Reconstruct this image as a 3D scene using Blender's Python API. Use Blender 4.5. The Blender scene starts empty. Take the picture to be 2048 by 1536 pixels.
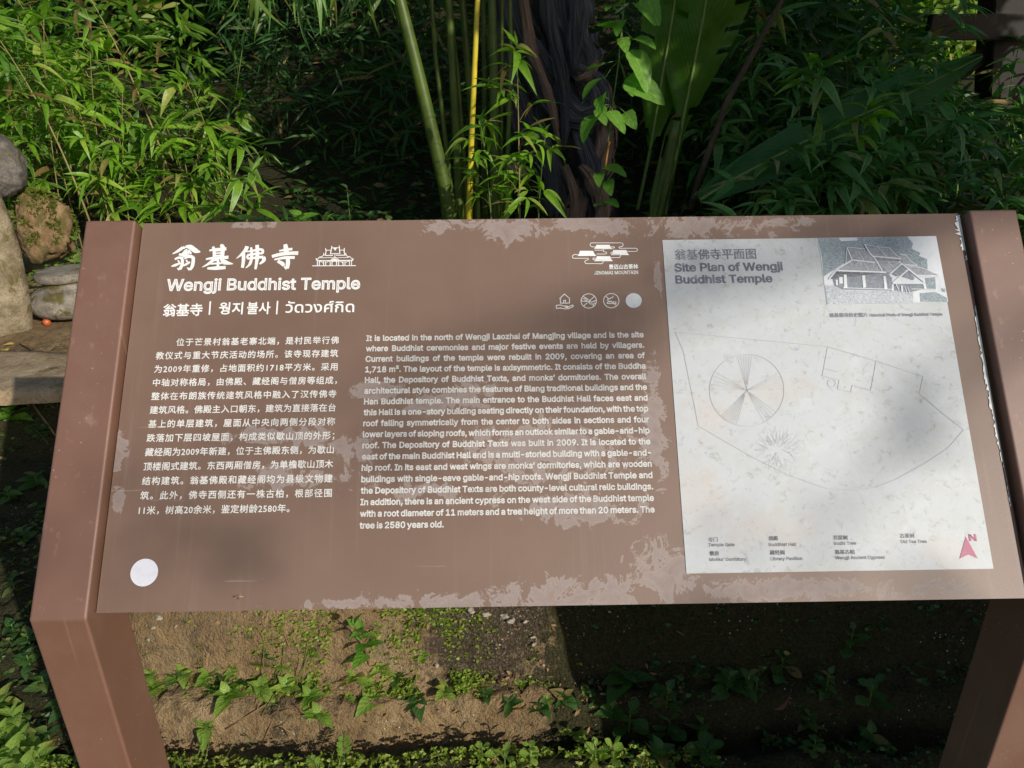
import bpy, bmesh, math, random, os
import numpy as np
from mathutils import Vector, Matrix, noise as mn

random.seed(7)
rng = np.random.default_rng(7)
S = bpy.context.scene
COL = S.collection
R = math.radians

# ------------------------------------------------------------------ camera
F = 1500.0
PITCH, YAW, ROLL = R(23.42), R(.47), R(-.6)
cp, sp, cy, sy = math.cos(PITCH), math.sin(PITCH), math.cos(YAW), math.sin(YAW)
fw = Vector((sy*cp, cy*cp, -sp)); rt0 = Vector((cy, -sy, 0)); up0 = rt0.cross(fw)
rt = rt0*math.cos(ROLL) + up0*math.sin(ROLL); up = up0*math.cos(ROLL) - rt0*math.sin(ROLL)
CAM = Vector((.5287, -.7704, 1.5))
cd = bpy.data.cameras.new('camera'); cam = bpy.data.objects.new('camera', cd); COL.objects.link(cam)
M = Matrix((rt, up, -fw)).transposed().to_4x4(); M.translation = CAM; cam.matrix_world = M
cd.sensor_width = 36; cd.lens = 36*F/2048; cd.clip_start = .02; cd.clip_end = 200
S.camera = cam
# ------------------------------------------------------------------ light
SUN = Vector((1.42, -1.72, 1.0)).normalized()
SUN_EL = math.asin(SUN.z)
w = bpy.data.worlds.new('World'); S.world = w; w.use_nodes = True
nt = w.node_tree; sk = nt.nodes.new('ShaderNodeTexSky'); sk.sky_type = 'NISHITA'; sk.sun_disc = False
sk.sun_elevation = SUN_EL; sk.sun_rotation = math.atan2(SUN.x, SUN.y)
nt.links.new(sk.outputs[0], nt.nodes['Background'].inputs[0]); nt.nodes['Background'].inputs[1].default_value = .11
sl = bpy.data.lights.new('sun', 'SUN'); sl.energy = 4.4; sl.angle = R(.5); sl.color = (1, .95, .86)
so = bpy.data.objects.new('sun', sl); COL.objects.link(so); so.rotation_euler = (-SUN).to_track_quat('-Z', 'Y').to_euler()
so.location = SUN*30
S.view_settings.view_transform = 'Standard'; S.view_settings.look = 'None'
S.view_settings.exposure = 0.0; S.view_settings.gamma = 1; S.view_settings.use_curve_mapping = False
S.render.engine = 'CYCLES'; S.cycles.max_bounces = 5; S.cycles.transparent_max_bounces = 4
# shadow-plane coordinates: where a point lies as the sun sees it
SH = Vector((SUN.x, SUN.y, 0)).normalized()
EP = Vector((-SH.y, SH.x, 0)); EQ = Vector((-SH.x*SUN.z, -SH.y*SUN.z, math.cos(SUN_EL)))
def PQ(v): return v.dot(EP), v.dot(EQ)

# ------------------------------------------------------------------ geometry helpers
ZB, T = .855, R(51.82)
BU = Vector((0, math.cos(T), math.sin(T))); BN = Vector((0, -math.sin(T), math.cos(T))); B0 = Vector((0, 0, ZB))
PW, PH = 1.2, .5464
def ray(px, py): return fw + rt*((px-1024)/F) - up*((py-768)/F)
def atY(px, py, Y):
    d = ray(px, py); return CAM + d*((Y-CAM.y)/d.y)
def atZ(px, py, Z):
    d = ray(px, py); return CAM + d*((Z-CAM.z)/d.z)
def UV(px, py, h=0):
    d = ray(px, py); b = B0 + BN*h; t = (b-CAM).dot(BN)/d.dot(BN); X = CAM + d*t - b
    return X.x, X.dot(BU)
def BW(u, v, h=0): return B0 + Vector((u, 0, 0)) + BU*v + BN*h
def sstep(a, b, x):
    t = max(0, min(1, (x-a)/(b-a))); return t*t*(3-2*t)
def lerp(a, b, t): return a + (b-a)*t
PROF = [(-6, .02), (-1, .02), (.40, .03), (.455, .045), (.475, .0), (.535, -.025), (.548, .07), (.556, .085), (.575, .098), (.625, .108), (.632, .118), (.646, .205), (.690, .325),
        (.75, .345), (1.2, .36), (1.6, .38), (1.8, .42), (3.2, .50), (4.5, .62), (6, 1.0), (8, 1.9), (12, 4.5), (20, 9), (60, 16)]
PROFL = [(-6, .0), (.40, .0), (.7, .03), (.78, .07), (1.0, .12), (1.4, .18), (1.60, .22), (1.70, .38), (1.76, .43), (3.2, .46), (4.5, .62), (6, 1.0), (8, 1.9), (12, 4.5), (20, 9), (60, 16)]
def pl(P, y):
    if y <= P[0][0]: return P[0][1]
    for (a, za), (b, zb) in zip(P, P[1:]):
        if y <= b: return lerp(za, zb, (y-a)/(b-a))
    return P[-1][1]
def H(x, y):
    t = 1 - sstep(-.75, -.30, x)
    wv = .03*mn.noise(Vector((x*2.3, y*.5, 3.1))) + .012*mn.noise(Vector((x*9, 1.2, 7)))
    k = 1 if y < 1.5 else .4
    z = lerp(pl(PROF, y + wv*k), pl(PROFL, y + wv*.8), t)
    z += .012*mn.noise(Vector((x*6, y*6, 0))) + .006*mn.noise(Vector((x*17, y*17, 2)))
    if y > 4.5: z += .25*mn.noise(Vector((x*.6, y*.6, 9)))*min(1, (y-4.5)/3)
    return z
def GP(px, py):
    """where the line of sight through a pixel meets the terrain"""
    d = ray(px, py); t = .6
    for i in range(900):
        p = CAM + d*t
        if p.z < H(p.x, p.y): break
        t += .01 + t*.002
    for _ in range(4):
        t -= .004; p = CAM + d*t
        if p.z > H(p.x, p.y): break
    return Vector((p.x, p.y, H(p.x, p.y)))

def mesh(name, verts, faces, uvs=None, smooth=True):
    me = bpy.data.meshes.new(name); me.from_pydata([tuple(v) for v in verts], [], faces); me.update()
    if uvs is not None:
        l = me.uv_layers.new(name='UVMap')
        idx = np.zeros(len(me.loops), dtype=np.int32); me.loops.foreach_get('vertex_index', idx)
        l.data.foreach_set('uv', np.asarray(uvs, dtype=np.float32)[idx].ravel())
    if smooth: me.polygons.foreach_set('use_smooth', [True]*len(me.polygons))
    return me
def obj(name, me, mat=None, parent=None, loc=None, rot=None, scale=None, label=None):
    if mat is not None and len(me.materials) == 0: me.materials.append(mat)
    o = bpy.data.objects.new(name, me); COL.objects.link(o)
    if parent is not None: o.parent = parent
    if loc is not None: o.location = loc
    if rot is not None:
        if len(rot) == 4: o.rotation_mode = 'QUATERNION'; o.rotation_quaternion = rot
        else: o.rotation_euler = rot
    if scale is not None: o.scale = scale if hasattr(scale, '__len__') else (scale,)*3
    if label: o['label'] = label
    return o
def tag(o, label=None, cat=None, group=None, kind=None):
    if label: o['label'] = label
    if cat: o['category'] = cat
    if group: o['group'] = group
    if kind: o['kind'] = kind
    return o
def empty(name, loc, label, cat, group=None):
    o = bpy.data.objects.new(name, None); COL.objects.link(o); o.location = loc; o.empty_display_size = .05
    return tag(o, label, cat, group)
def tube(pts, rad, n=6, caps=True):
    pts = [Vector(p) for p in pts]; vs = []; fs = []; uvs = []
    ref = Vector((.3, .9, .1)); L = 0
    for i, p in enumerate(pts):
        d = (pts[min(i+1, len(pts)-1)] - pts[max(i-1, 0)]).normalized()
        a = d.cross(ref)
        if a.length < 1e-3: a = d.cross(Vector((1, 0, 0)))
        a.normalize(); b = d.cross(a)
        r = rad[i] if hasattr(rad, '__len__') else rad
        if i: L += (p-pts[i-1]).length
        for k in range(n):
            an = 2*math.pi*k/n; vs.append(p + a*math.cos(an)*r + b*math.sin(an)*r); uvs.append((L, k/n))
    for i in range(len(pts)-1):
        for k in range(n):
            fs.append((i*n+k, i*n+(k+1) % n, (i+1)*n+(k+1) % n, (i+1)*n+k))
    if caps: fs.append(tuple(range(n))[::-1]); fs.append(tuple((len(pts)-1)*n+k for k in range(n)))
    return vs, fs, uvs
def tube_mesh(name, pts, rad, n=6): return mesh(name, *tube(pts, rad, n))
def bez(a, b, c, n):
    a, b, c = Vector(a), Vector(b), Vector(c)
    return [a*(1-t)**2 + b*2*t*(1-t) + c*t*t for t in [i/(n-1) for i in range(n)]]
def box(x0, x1, y0, y1, z0, z1):
    v = [(x, y, z) for x in (x0, x1) for y in (y0, y1) for z in (z0, z1)]
    return v, [(0, 1, 3, 2), (4, 6, 7, 5), (0, 4, 5, 1), (2, 3, 7, 6), (0, 2, 6, 4), (1, 5, 7, 3)]

# ------------------------------------------------------------------ materials
def newmat(name, rough=.6, spec=.4):
    m = bpy.data.materials.new(name); m.use_nodes = True; n = m.node_tree
    b = n.nodes['Principled BSDF']; b.inputs['Roughness'].default_value = rough; b.inputs['Specular IOR Level'].default_value = spec
    return m, n, b
def nd(n, t, **kw):
    x = n.nodes.new(t)
    for k, v in kw.items():
        if k in ('inp',):
            for a, b in v.items(): x.inputs[a].default_value = b
        else: setattr(x, k, v)
    return x
def noi(n, scale, detail=6, rough=.6, vec=None, dist=0):
    x = nd(n, 'ShaderNodeTexNoise', inp={'Scale': scale, 'Detail': detail, 'Roughness': rough, 'Distortion': dist})
    if vec: n.links.new(vec, x.inputs['Vector'])
    return x.outputs['Fac']
def ramp(n, fac, stops):
    x = nd(n, 'ShaderNodeValToRGB'); cr = x.color_ramp
    while len(cr.elements) < len(stops): cr.elements.new(.5)
    for e, (p, c) in zip(cr.elements, stops): e.position = p; e.color = (*c, 1) if len(c) == 3 else c
    n.links.new(fac, x.inputs[0]); return x.outputs[0]
def mix(n, a, b, f, mode='MIX'):
    x = nd(n, 'ShaderNodeMix', data_type='RGBA', blend_type=mode)
    for s, v in ((x.inputs[6], a), (x.inputs[7], b)):
        if isinstance(v, (tuple, list)): s.default_value = (*v, 1)
        else: n.links.new(v, s)
    if isinstance(f, (int, float)): x.inputs[0].default_value = f
    else: n.links.new(f, x.inputs[0])
    return x.outputs[2]
def mth(n, op, a, b=0, c=None):
    x = nd(n, 'ShaderNodeMath', operation=op)
    for i, v in enumerate((a, b) if c is None else (a, b, c)):
        if isinstance(v, (int, float)): x.inputs[i].default_value = v
        else: n.links.new(v, x.inputs[i])
    return x.outputs[0]
def bump(n, b, h, strength=.4, dist=.01):
    x = nd(n, 'ShaderNodeBump', inp={'Strength': strength, 'Distance': dist}); n.links.new(h, x.inputs['Height']); n.links.new(x.outputs[0], b.inputs['Normal'])
def texco(n, w='Object'): return nd(n, 'ShaderNodeTexCoord').outputs[w]

def leafmat(name, c1, c2, c3=None, stripes=0, trans=.38, rough=.42, spec=.35, veins=0, islands=False, shift=(.75, 1.25, .3), dead=True):
    m, n, b = newmat(name, rough, spec)
    if islands: rnd = nd(n, 'ShaderNodeNewGeometry').outputs['Random Per Island']
    else: rnd = nd(n, 'ShaderNodeObjectInfo').outputs['Random']
    col = ramp(n, rnd, [(0, c1), (.5, tuple((a_+b_)/2 for a_, b_ in zip(c1, c2))), (.84, c2), (.93, c3 or c2), (.962, (.30, .21, .08)), (1, (.22, .13, .05))] if dead else [(0, c1), (1, c2)])
    uv = nd(n, 'ShaderNodeUVMap').outputs[0]; sx = nd(n, 'ShaderNodeSeparateXYZ'); n.links.new(uv, sx.inputs[0])
    U_, V_ = sx.outputs[0], sx.outputs[1]
    av = mth(n, 'ABSOLUTE', mth(n, 'SUBTRACT', V_, .5))
    if stripes:      # pale margins and streaks of the variegated bamboo
        st = ramp(n, av, [(0, (.15,)*3), (.03, (.0,)*3), (.34, (0,)*3), (.42, (1,)*3)])
        on = ramp(n, mth(n, 'FRACT', mth(n, 'MULTIPLY', rnd, 7.3)), [(.45, (0,)*3), (.6, (1,)*3)])
        f = mth(n, 'MULTIPLY', mth(n, 'MULTIPLY', st, on), stripes)
        col = mix(n, col, (.42, .46, .22), f)
    elif veins:
        st = ramp(n, av, [(0, (1,)*3), (.03, (0,)*3)])
        col = mix(n, col, tuple(min(1, 1.9*x+.02) for x in c2), mth(n, 'MULTIPLY', st, .5))
        wv = mth(n, 'SINE', mth(n, 'MULTIPLY', mth(n, 'SUBTRACT', U_, mth(n, 'MULTIPLY', av, .7)), veins))
        bump(n, b, wv, .25, .002)
    sp_ = noi(n, 30, 4, .6, texco(n))
    col = mix(n, col, (.22, .20, .06), mth(n, 'MULTIPLY', ramp(n, sp_, [(.62, (0,)*3), (.72, (1,)*3)]), .5))
    n.links.new(col, b.inputs['Base Color'])
    hb = noi(n, 9, 5, .6, texco(n)); col = mix(n, col, tuple(x*.55 for x in c1), mth(n, 'MULTIPLY', ramp(n, hb, [(.45, (0,)*3), (.7, (1,)*3)]), .5))
    n.links.new(col, b.inputs['Base Color'])
    tr = nd(n, 'ShaderNodeBsdfTranslucent'); tc = mix(n, col, (shift[0], shift[1], shift[2]), 1, 'MULTIPLY')
    tc = mix(n, tc, (1.6, 1.6, 1.6), 1, 'MULTIPLY'); n.links.new(tc, tr.inputs[0])
    ms = nd(n, 'ShaderNodeMixShader'); ms.inputs[0].default_value = trans
    n.links.new(b.outputs[0], ms.inputs[1]); n.links.new(tr.outputs[0], ms.inputs[2])
    n.links.new(ms.outputs[0], n.nodes['Material Output'].inputs[0])
    return m
M_BAM = leafmat('bamboo_leaf_green', (.085, .20, .014), (.20, .36, .024), (.36, .38, .06), stripes=.75)
M_BAMY = leafmat('young_bamboo_leaf', (.14, .29, .018), (.25, .42, .03), (.34, .36, .07), stripes=.3)
M_BAMD = leafmat('shaded_bamboo_leaf', (.065, .19, .04), (.13, .29, .065), (.24, .30, .07), stripes=.4, trans=.25)  # duller, bluer bamboo leaf copy with the shade put into its colour
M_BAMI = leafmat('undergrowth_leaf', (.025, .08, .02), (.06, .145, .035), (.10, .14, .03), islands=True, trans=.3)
M_WEED = leafmat('weed_leaf', (.20, .31, .05), (.32, .42, .08), (.33, .32, .06), veins=26)
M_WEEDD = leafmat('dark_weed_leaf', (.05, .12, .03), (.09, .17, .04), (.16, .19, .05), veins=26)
M_CLOV = leafmat('clover_leaf', (.17, .25, .03), (.32, .37, .06), (.34, .30, .08), islands=True)
M_MOSS = leafmat('moss_leaf', (.10, .13, .02), (.18, .2, .03), islands=True)
M_TREE = leafmat('tree_leaf', (.03, .07, .015), (.06, .12, .02), islands=True, trans=.3)
M_BAN = leafmat('banana_leaf', (.07, .18, .014), (.08, .19, .014), veins=160, trans=.45, dead=False)
M_VINE = leafmat('vine_leaf', (.12, .28, .03), (.19, .36, .05), veins=22, dead=False)
M_GRASS = leafmat('grass_blade', (.09, .16, .03), (.16, .24, .04), (.3, .3, .08), trans=.4)

def plain(name, c, rough=.7, spec=.3, c2=None, scale=20, bmp=.3, bd=.004, island=False):
    m, n, b = newmat(name, rough, spec); f = noi(n, scale, 8, .65, texco(n))
    n.links.new(ramp(n, f, [(.3, c), (.7, c2 or tuple(x*.6 for x in c))]), b.inputs['Base Color'])
    if bmp: bump(n, b, f, bmp, bd)
    return m
M_STEM = plain('stem_tan', (.33, .22, .09), .6, .3, (.14, .16, .04), 60, .2)
M_STEMG = plain('stem_green', (.12, .18, .04), .5, .4, (.06, .10, .02), 40, .2)
M_STEMR = plain('stem_reddish', (.22, .12, .06), .6, .3, (.12, .09, .04), 60, .2)
M_BARK = plain('bark', (.12, .085, .055), .9, .2, (.05, .038, .025), 12, .8, .02)
M_TIMBER = plain('dark_timber', (.018, .013, .011), .6, .3, (.018, .012, .01), 14, .4)
M_DEAD = plain('dead_leaf', (.30, .17, .07), .7, .25, (.16, .09, .04), 30, .4)
M_TWIG = plain('dry_twig', (.26, .17, .09), .8, .2, (.13, .08, .04), 50, .4)
M_FRUIT = plain('red_fruit', (.45, .05, .025), .4, .5, (.42, .14, .04), 60, .3)
M_PEB = plain('pale_pebble', (.40, .35, .28), .8, .3, (.24, .19, .14), 60, .4)
M_STALK = plain('olive_stalk', (.085, .125, .012), .45, .4, (.035, .06, .008), 11, .3)
M_STALKY = plain('yellow_stalk', (.62, .46, .02), .35, .5, (.42, .36, .03), 9, .1)
M_SHEATH = plain('dry_sheath', (.06, .055, .058), .38, .5, (.025, .023, .026), 7, .6, .02)
M_SHEATHB = plain('brown_sheath', (.36, .23, .18), .6, .3, (.14, .08, .06), 8, .6, .02)
M_PSEUDO = plain('pseudostem_skin', (.05, .045, .045), .5, .4, (.02, .018, .02), 6, .6, .02)

def streaky(name, stops, rough, sx, sy):
    m, n, b = newmat(name, rough, .35); uv = nd(n, 'ShaderNodeUVMap').outputs[0]; mp = nd(n, 'ShaderNodeMapping'); mp.inputs['Scale'].default_value = (sx, sy, 1); n.links.new(uv, mp.inputs[0])
    f = noi(n, 1, 10, .7, mp.outputs[0], .6); g_ = noi(n, 14, 9, .75, texco(n), 1.2)
    c = ramp(n, f, stops); c = mix(n, c, (.17, .105, .065), mth(n, 'MULTIPLY', ramp(n, g_, [(.56, (0,)*3), (.66, (1,)*3)]), .8)); c = mix(n, c, (.02, .017, .015), mth(n, 'MULTIPLY', ramp(n, g_, [(.30, (1,)*3), (.42, (0,)*3)]), .8))
    n.links.new(c, b.inputs['Base Color']); bump(n, b, mth(n, 'ADD', f, mth(n, 'MULTIPLY', g_, .6)), .9, .02); return m
M_SHEATH = streaky('dry_sheath', [(.3, (.022, .020, .024)), (.5, (.06, .06, .07)), (.64, (.22, .235, .27)), (.74, (.05, .045, .045))], .55, 3, 26)  # pale blue-grey stop paints highlights into the sheath streaks
M_SHEATHB = streaky('brown_sheath', [(.3, (.12, .07, .05)), (.5, (.30, .19, .14)), (.7, (.46, .34, .28))], .7, 4, 18)
M_PSEUDO = streaky('pseudostem_skin', [(.3, (.02, .018, .018)), (.5, (.05, .045, .04)), (.7, (.12, .10, .08))], .7, 4, 30)
# soil
def soil():
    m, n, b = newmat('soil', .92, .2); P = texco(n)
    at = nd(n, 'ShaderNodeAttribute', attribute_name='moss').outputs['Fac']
    at2 = nd(n, 'ShaderNodeAttribute', attribute_name='litter_shade').outputs['Fac']
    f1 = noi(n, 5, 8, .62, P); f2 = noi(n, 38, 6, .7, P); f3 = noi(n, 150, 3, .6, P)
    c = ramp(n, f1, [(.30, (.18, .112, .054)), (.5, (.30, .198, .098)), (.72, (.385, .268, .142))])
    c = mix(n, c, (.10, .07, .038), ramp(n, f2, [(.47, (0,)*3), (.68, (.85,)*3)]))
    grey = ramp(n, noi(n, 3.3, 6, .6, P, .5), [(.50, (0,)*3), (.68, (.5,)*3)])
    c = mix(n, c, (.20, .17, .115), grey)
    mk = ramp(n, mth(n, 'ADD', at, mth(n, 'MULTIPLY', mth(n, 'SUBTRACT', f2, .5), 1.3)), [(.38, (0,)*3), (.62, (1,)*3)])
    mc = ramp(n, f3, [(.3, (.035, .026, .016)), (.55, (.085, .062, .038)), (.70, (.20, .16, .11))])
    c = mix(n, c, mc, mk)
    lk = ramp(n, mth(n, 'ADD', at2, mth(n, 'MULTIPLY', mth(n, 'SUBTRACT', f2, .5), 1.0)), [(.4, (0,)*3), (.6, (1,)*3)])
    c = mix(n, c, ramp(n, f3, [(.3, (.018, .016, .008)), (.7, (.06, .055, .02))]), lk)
    v = nd(n, 'ShaderNodeTexVoronoi', inp={'Scale': 70}); n.links.new(P, v.inputs['Vector'])
    spk = mth(n, 'MULTIPLY', ramp(n, v.outputs['Distance'], [(.10, (1,)*3), (.16, (0,)*3)]), ramp(n, noi(n, 9, 3, .5, P), [(.52, (0,)*3), (.62, (1,)*3)]))
    c = mix(n, c, (.55, .5, .42), spk)
    n.links.new(c, b.inputs['Base Color'])
    h = mth(n, 'ADD', mth(n, 'MULTIPLY', f2, .6), mth(n, 'ADD', mth(n, 'MULTIPLY', f3, .35), mth(n, 'MULTIPLY', f1, .6)))
    bump(n, b, h, 1.0, .035); return m
M_SOIL = soil()
def stonemat(name, c1, c2, c3, moss=.0, sc=5):
    m, n, b = newmat(name, .9, .25); P = texco(n)
    f1 = noi(n, sc, 9, .65, P); f2 = noi(n, sc*9, 5, .7, P)
    c = ramp(n, f1, [(.32, c1), (.5, c2), (.7, c3)])
    c = mix(n, c, tuple(x*.35 for x in c2), ramp(n, f2, [(.52, (0,)*3), (.7, (.85,)*3)]))
    v = noi(n, sc*3.1, 8, .8, P, 1)
    c = mix(n, c, (.62, .6, .54), ramp(n, v, [(.62, (0,)*3), (.68, (.75,)*3)]))
    if moss: c = mix(n, c, (.11, .09, .03), ramp(n, noi(n, sc*.8, 7, .7, P, .6), [(.62-moss*.3, (0,)*3), (.72-moss*.3, (1,)*3)]))
    n.links.new(c, b.inputs['Base Color']); bump(n, b, mth(n, 'ADD', f1, mth(n, 'MULTIPLY', f2, .5)), .8, .015); return m
M_STONE = stonemat('grey_stone', (.13, .11, .09), (.25, .215, .17), (.38, .34, .28), .35, 16)
M_STONEL = stonemat('lichen_stone', (.075, .065, .055), (.15, .13, .115), (.26, .235, .2), .3, 16)
M_STONET = stonemat('tan_stone', (.12, .09, .05), (.26, .205, .13), (.38, .31, .21), .4, 13)
M_SLAB = stonemat('slab_stone', (.20, .14, .08), (.34, .25, .15), (.44, .34, .22), .15, 9)
M_EARTH = stonemat('earth_rock', (.11, .065, .03), (.24, .15, .075), (.34, .235, .13), .45, 17)

# sign materials
def panelmat():
    m, n, b = newmat('panel_print', .52, .6); P = texco(n)
    at = nd(n, 'ShaderNodeAttribute', attribute_name='wear').outputs['Fac']
    f1 = noi(n, 22, 13, .74, P, 1.0); f2 = noi(n, 4, 6, .6, P); f3 = noi(n, 350, 3, .6, P); f4 = noi(n, 70, 6, .7, P)
    s = mth(n, 'ADD', at, mth(n, 'MULTIPLY', mth(n, 'SUBTRACT', mth(n, 'ADD', mth(n, 'MULTIPLY', f1, .75), mth(n, 'MULTIPLY', f4, .25)), .5), 3.2))
    k = ramp(n, s, [(.47, (0,)*3), (.50, (1,)*3)])
    edge = ramp(n, s, [(.45, (0,)*3), (.48, (1,)*3), (.505, (1,)*3), (.54, (0,)*3)])
    base = ramp(n, f2, [(.3, (.146, .086, .059)), (.7, (.180, .111, .078))])
    base = mix(n, base, (.145, .09, .065), ramp(n, f4, [(.6, (0,)*3), (.75, (.45,)*3)]))
    worn = mix(n, (.33, .27, .25), (.22, .175, .16), mth(n, 'ADD', mth(n, 'MULTIPLY', f3, .5), mth(n, 'MULTIPLY', f4, .5)))
    worn = mix(n, worn, (.26, .17, .13), ramp(n, noi(n, 45, 6, .7, P), [(.60, (0,)*3), (.68, (.8,)*3)]))
    fd = ramp(n, s, [(.47, (.85,)*3), (1.0, (.45,)*3)])
    c = mix(n, base, worn, mth(n, 'MULTIPLY', k, fd))
    mp = nd(n, 'ShaderNodeMapping'); mp.inputs['Scale'].default_value = (90, 3, 3); n.links.new(P, mp.inputs[0])
    dr = noi(n, 1, 4, .6, mp.outputs[0]); c = mix(n, c, (.27, .21, .18), mth(n, 'MULTIPLY', ramp(n, dr, [(.58, (0,)*3), (.72, (1,)*3)]), .16))
    mp = nd(n, 'ShaderNodeMapping'); mp.inputs['Scale'].default_value = (6, 160, 160); mp.inputs['Rotation'].default_value = (0, .0, .5); n.links.new(P, mp.inputs[0])
    sc_ = noi(n, 1, 3, .6, mp.outputs[0]); c = mix(n, c, (.36, .30, .26), mth(n, 'MULTIPLY', ramp(n, sc_, [(.72, (0,)*3), (.74, (1,)*3)]), .35))
    c = mix(n, c, (.40, .34, .30), mth(n, 'MULTIPLY', edge, .22))
    v = nd(n, 'ShaderNodeTexVoronoi', inp={'Scale': 33}); n.links.new(P, v.inputs['Vector'])
    sp1 = ramp(n, v.outputs['Distance'], [(.05, (1,)*3), (.09, (0,)*3)])
    sp1 = mth(n, 'MULTIPLY', sp1, ramp(n, noi(n, 6, 2, .5, P), [(.5, (0,)*3), (.6, (.6,)*3)]))
    c = mix(n, c, (.13, .08, .06), sp1)
    n.links.new(c, b.inputs['Base Color'])
    rr = mth(n, 'ADD', mth(n, 'MULTIPLY', k, .12), mth(n, 'ADD', .45, mth(n, 'MULTIPLY', f2, .15)))
    n.links.new(rr, b.inputs['Roughness'])
    bump(n, b, mth(n, 'ADD', f3, mth(n, 'MULTIPLY', k, -1.2)), .12, .0012); return m
M_PANEL = panelmat()
def postmat():
    m, n, b = newmat('brown_powder_coat', .58, 1.0); P = texco(n)
    f2 = noi(n, 5, 6, .6, P); f3 = noi(n, 500, 2, .5, P)
    c = ramp(n, f2, [(.3, (.140, .062, .036)), (.7, (.165, .075, .045))])
    v = noi(n, 60, 5, .75, P, 2)
    c = mix(n, c, (.42, .30, .22), ramp(n, v, [(.70, (0,)*3), (.73, (.8,)*3)]))
    v = nd(n, 'ShaderNodeTexVoronoi', inp={'Scale': 85}); n.links.new(P, v.inputs['Vector'])
    c = mix(n, c, (.5, .38, .28), mth(n, 'MULTIPLY', ramp(n, v.outputs['Distance'], [(.06, (1,)*3), (.10, (0,)*3)]), ramp(n, noi(n, 7, 3, .5, P), [(.5, (0,)*3), (.6, (.7,)*3)])))
    mp = nd(n, 'ShaderNodeMapping'); mp.inputs['Scale'].default_value = (70, 70, 2.2); mp.inputs['Rotation'].default_value = (.25, .2, 0); n.links.new(P, mp.inputs[0])
    st_ = noi(n, 1, 3, .6, mp.outputs[0]); c = mix(n, c, (.30, .19, .13), mth(n, 'MULTIPLY', ramp(n, st_, [(.62, (0,)*3), (.72, (1,)*3)]), .35))
    dm = noi(n, 9, 6, .65, P)
    c = mix(n, c, (.25, .16, .11), mth(n, 'MULTIPLY', ramp(n, dm, [(.5, (0,)*3), (.8, (1,)*3)]), .25))
    n.links.new(c, b.inputs['Base Color']); bump(n, b, mth(n, 'ADD', f3, mth(n, 'MULTIPLY', f2, 2)), .12, .0012)
    n.links.new(mth(n, 'ADD', .50, mth(n, 'MULTIPLY', dm, .2)), b.inputs['Roughness']); return m
M_POST = postmat()
def inkmat(name, c, worn, amt=.4, rough=.5, sc=60):
    m, n, b = newmat(name, rough, .4); f = noi(n, sc, 6, .7, texco(n))
    n.links.new(mix(n, c, worn, mth(n, 'MULTIPLY', ramp(n, f, [(.5, (0,)*3), (.68, (1,)*3)]), amt)), b.inputs['Base Color']); return m
M_WHITE = inkmat('white_print', (.74, .74, .72), (.5, .45, .42), .35)
M_WHITE2 = inkmat('white_print_small', (.66, .65, .62), (.42, .36, .33), .5, sc=30)
M_GREYINK = inkmat('grey_print', (.15, .15, .19), (.42, .43, .45), .5)
M_DARKINK = inkmat('dark_print', (.09, .085, .10), (.4, .4, .41), .4)
M_LINE = inkmat('hairline_print', (.355, .37, .385), (.43, .445, .455), 1.0, sc=28)
M_RED = inkmat('crimson_print', (.36, .09, .17), (.5, .3, .35), .35)
M_FILM = inkmat('torn_film', (.62, .62, .60), (.3, .27, .25), .6, .3)
def sheetmat():
    m, n, b = newmat('map_sheet_print', .55, .7); P = texco(n)
    f1 = noi(n, 5, 6, .6, P); f2 = noi(n, 85, 8, .75, P, .5); f3 = noi(n, 34, 9, .75, P)
    c = ramp(n, f1, [(.3, (.42, .44, .455)), (.7, (.455, .472, .485))])
    c = mix(n, c, (.39, .375, .335), mth(n, 'MULTIPLY', ramp(n, f3, [(.46, (0,)*3), (.70, (1,)*3)]), .55))
    c = mix(n, c, (.56, .58, .60), mth(n, 'MULTIPLY', ramp(n, noi(n, 26, 7, .7, P, .4), [(.52, (0,)*3), (.66, (1,)*3)]), .25))
    c = mix(n, c, (.24, .235, .22), mth(n, 'MULTIPLY', ramp(n, f2, [(.55, (0,)*3), (.68, (1,)*3)]), .75))
    v = nd(n, 'ShaderNodeTexVoronoi', inp={'Scale': 42}); n.links.new(P, v.inputs['Vector'])
    c = mix(n, c, (.2, .19, .18), mth(n, 'MULTIPLY', ramp(n, v.outputs['Distance'], [(.05, (1,)*3), (.10, (0,)*3)]), ramp(n, noi(n, 11, 2, .5, P), [(.53, (0,)*3), (.6, (.7,)*3)])))
    at = nd(n, 'ShaderNodeAttribute', attribute_name='stain').outputs['Fac']
    c = mix(n, c, (.46, .40, .36), mth(n, 'MULTIPLY', ramp(n, mth(n, 'ADD', at, mth(n, 'MULTIPLY', mth(n, 'SUBTRACT', f3, .5), 1.6)), [(.3, (0,)*3), (.8, (1,)*3)]), .4))
    n.links.new(c, b.inputs['Base Color']); bump(n, b, f2, .05, .001); return m
M_SHEET = sheetmat()
def photomat(name, c1, c2, c3, sc):
    m, n, b = newmat(name, .45, .4); f = noi(n, sc, 8, .8, texco(n), 1.0)
    n.links.new(ramp(n, f, [(.38, c1), (.5, c2), (.62, c3)]), b.inputs['Base Color']); return m
M_PH_SKY = photomat('photo_pale', (.55, .57, .60), (.6, .62, .64), (.63, .65, .66), 60)
M_PH_TREE = photomat('photo_trees', (.13, .17, .19), (.24, .29, .31), (.42, .47, .49), 420)
M_PH_ROOF = photomat('photo_roof', (.20, .21, .235), (.30, .31, .34), (.46, .47, .5), 300)
M_PH_DARK = photomat('photo_dark', (.17, .19, .22), (.22, .24, .27), (.32, .34, .37), 200)
M_PH_BUSH = photomat('photo_shrubs', (.20, .22, .25), (.42, .44, .47), (.58, .6, .62), 420)
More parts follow.
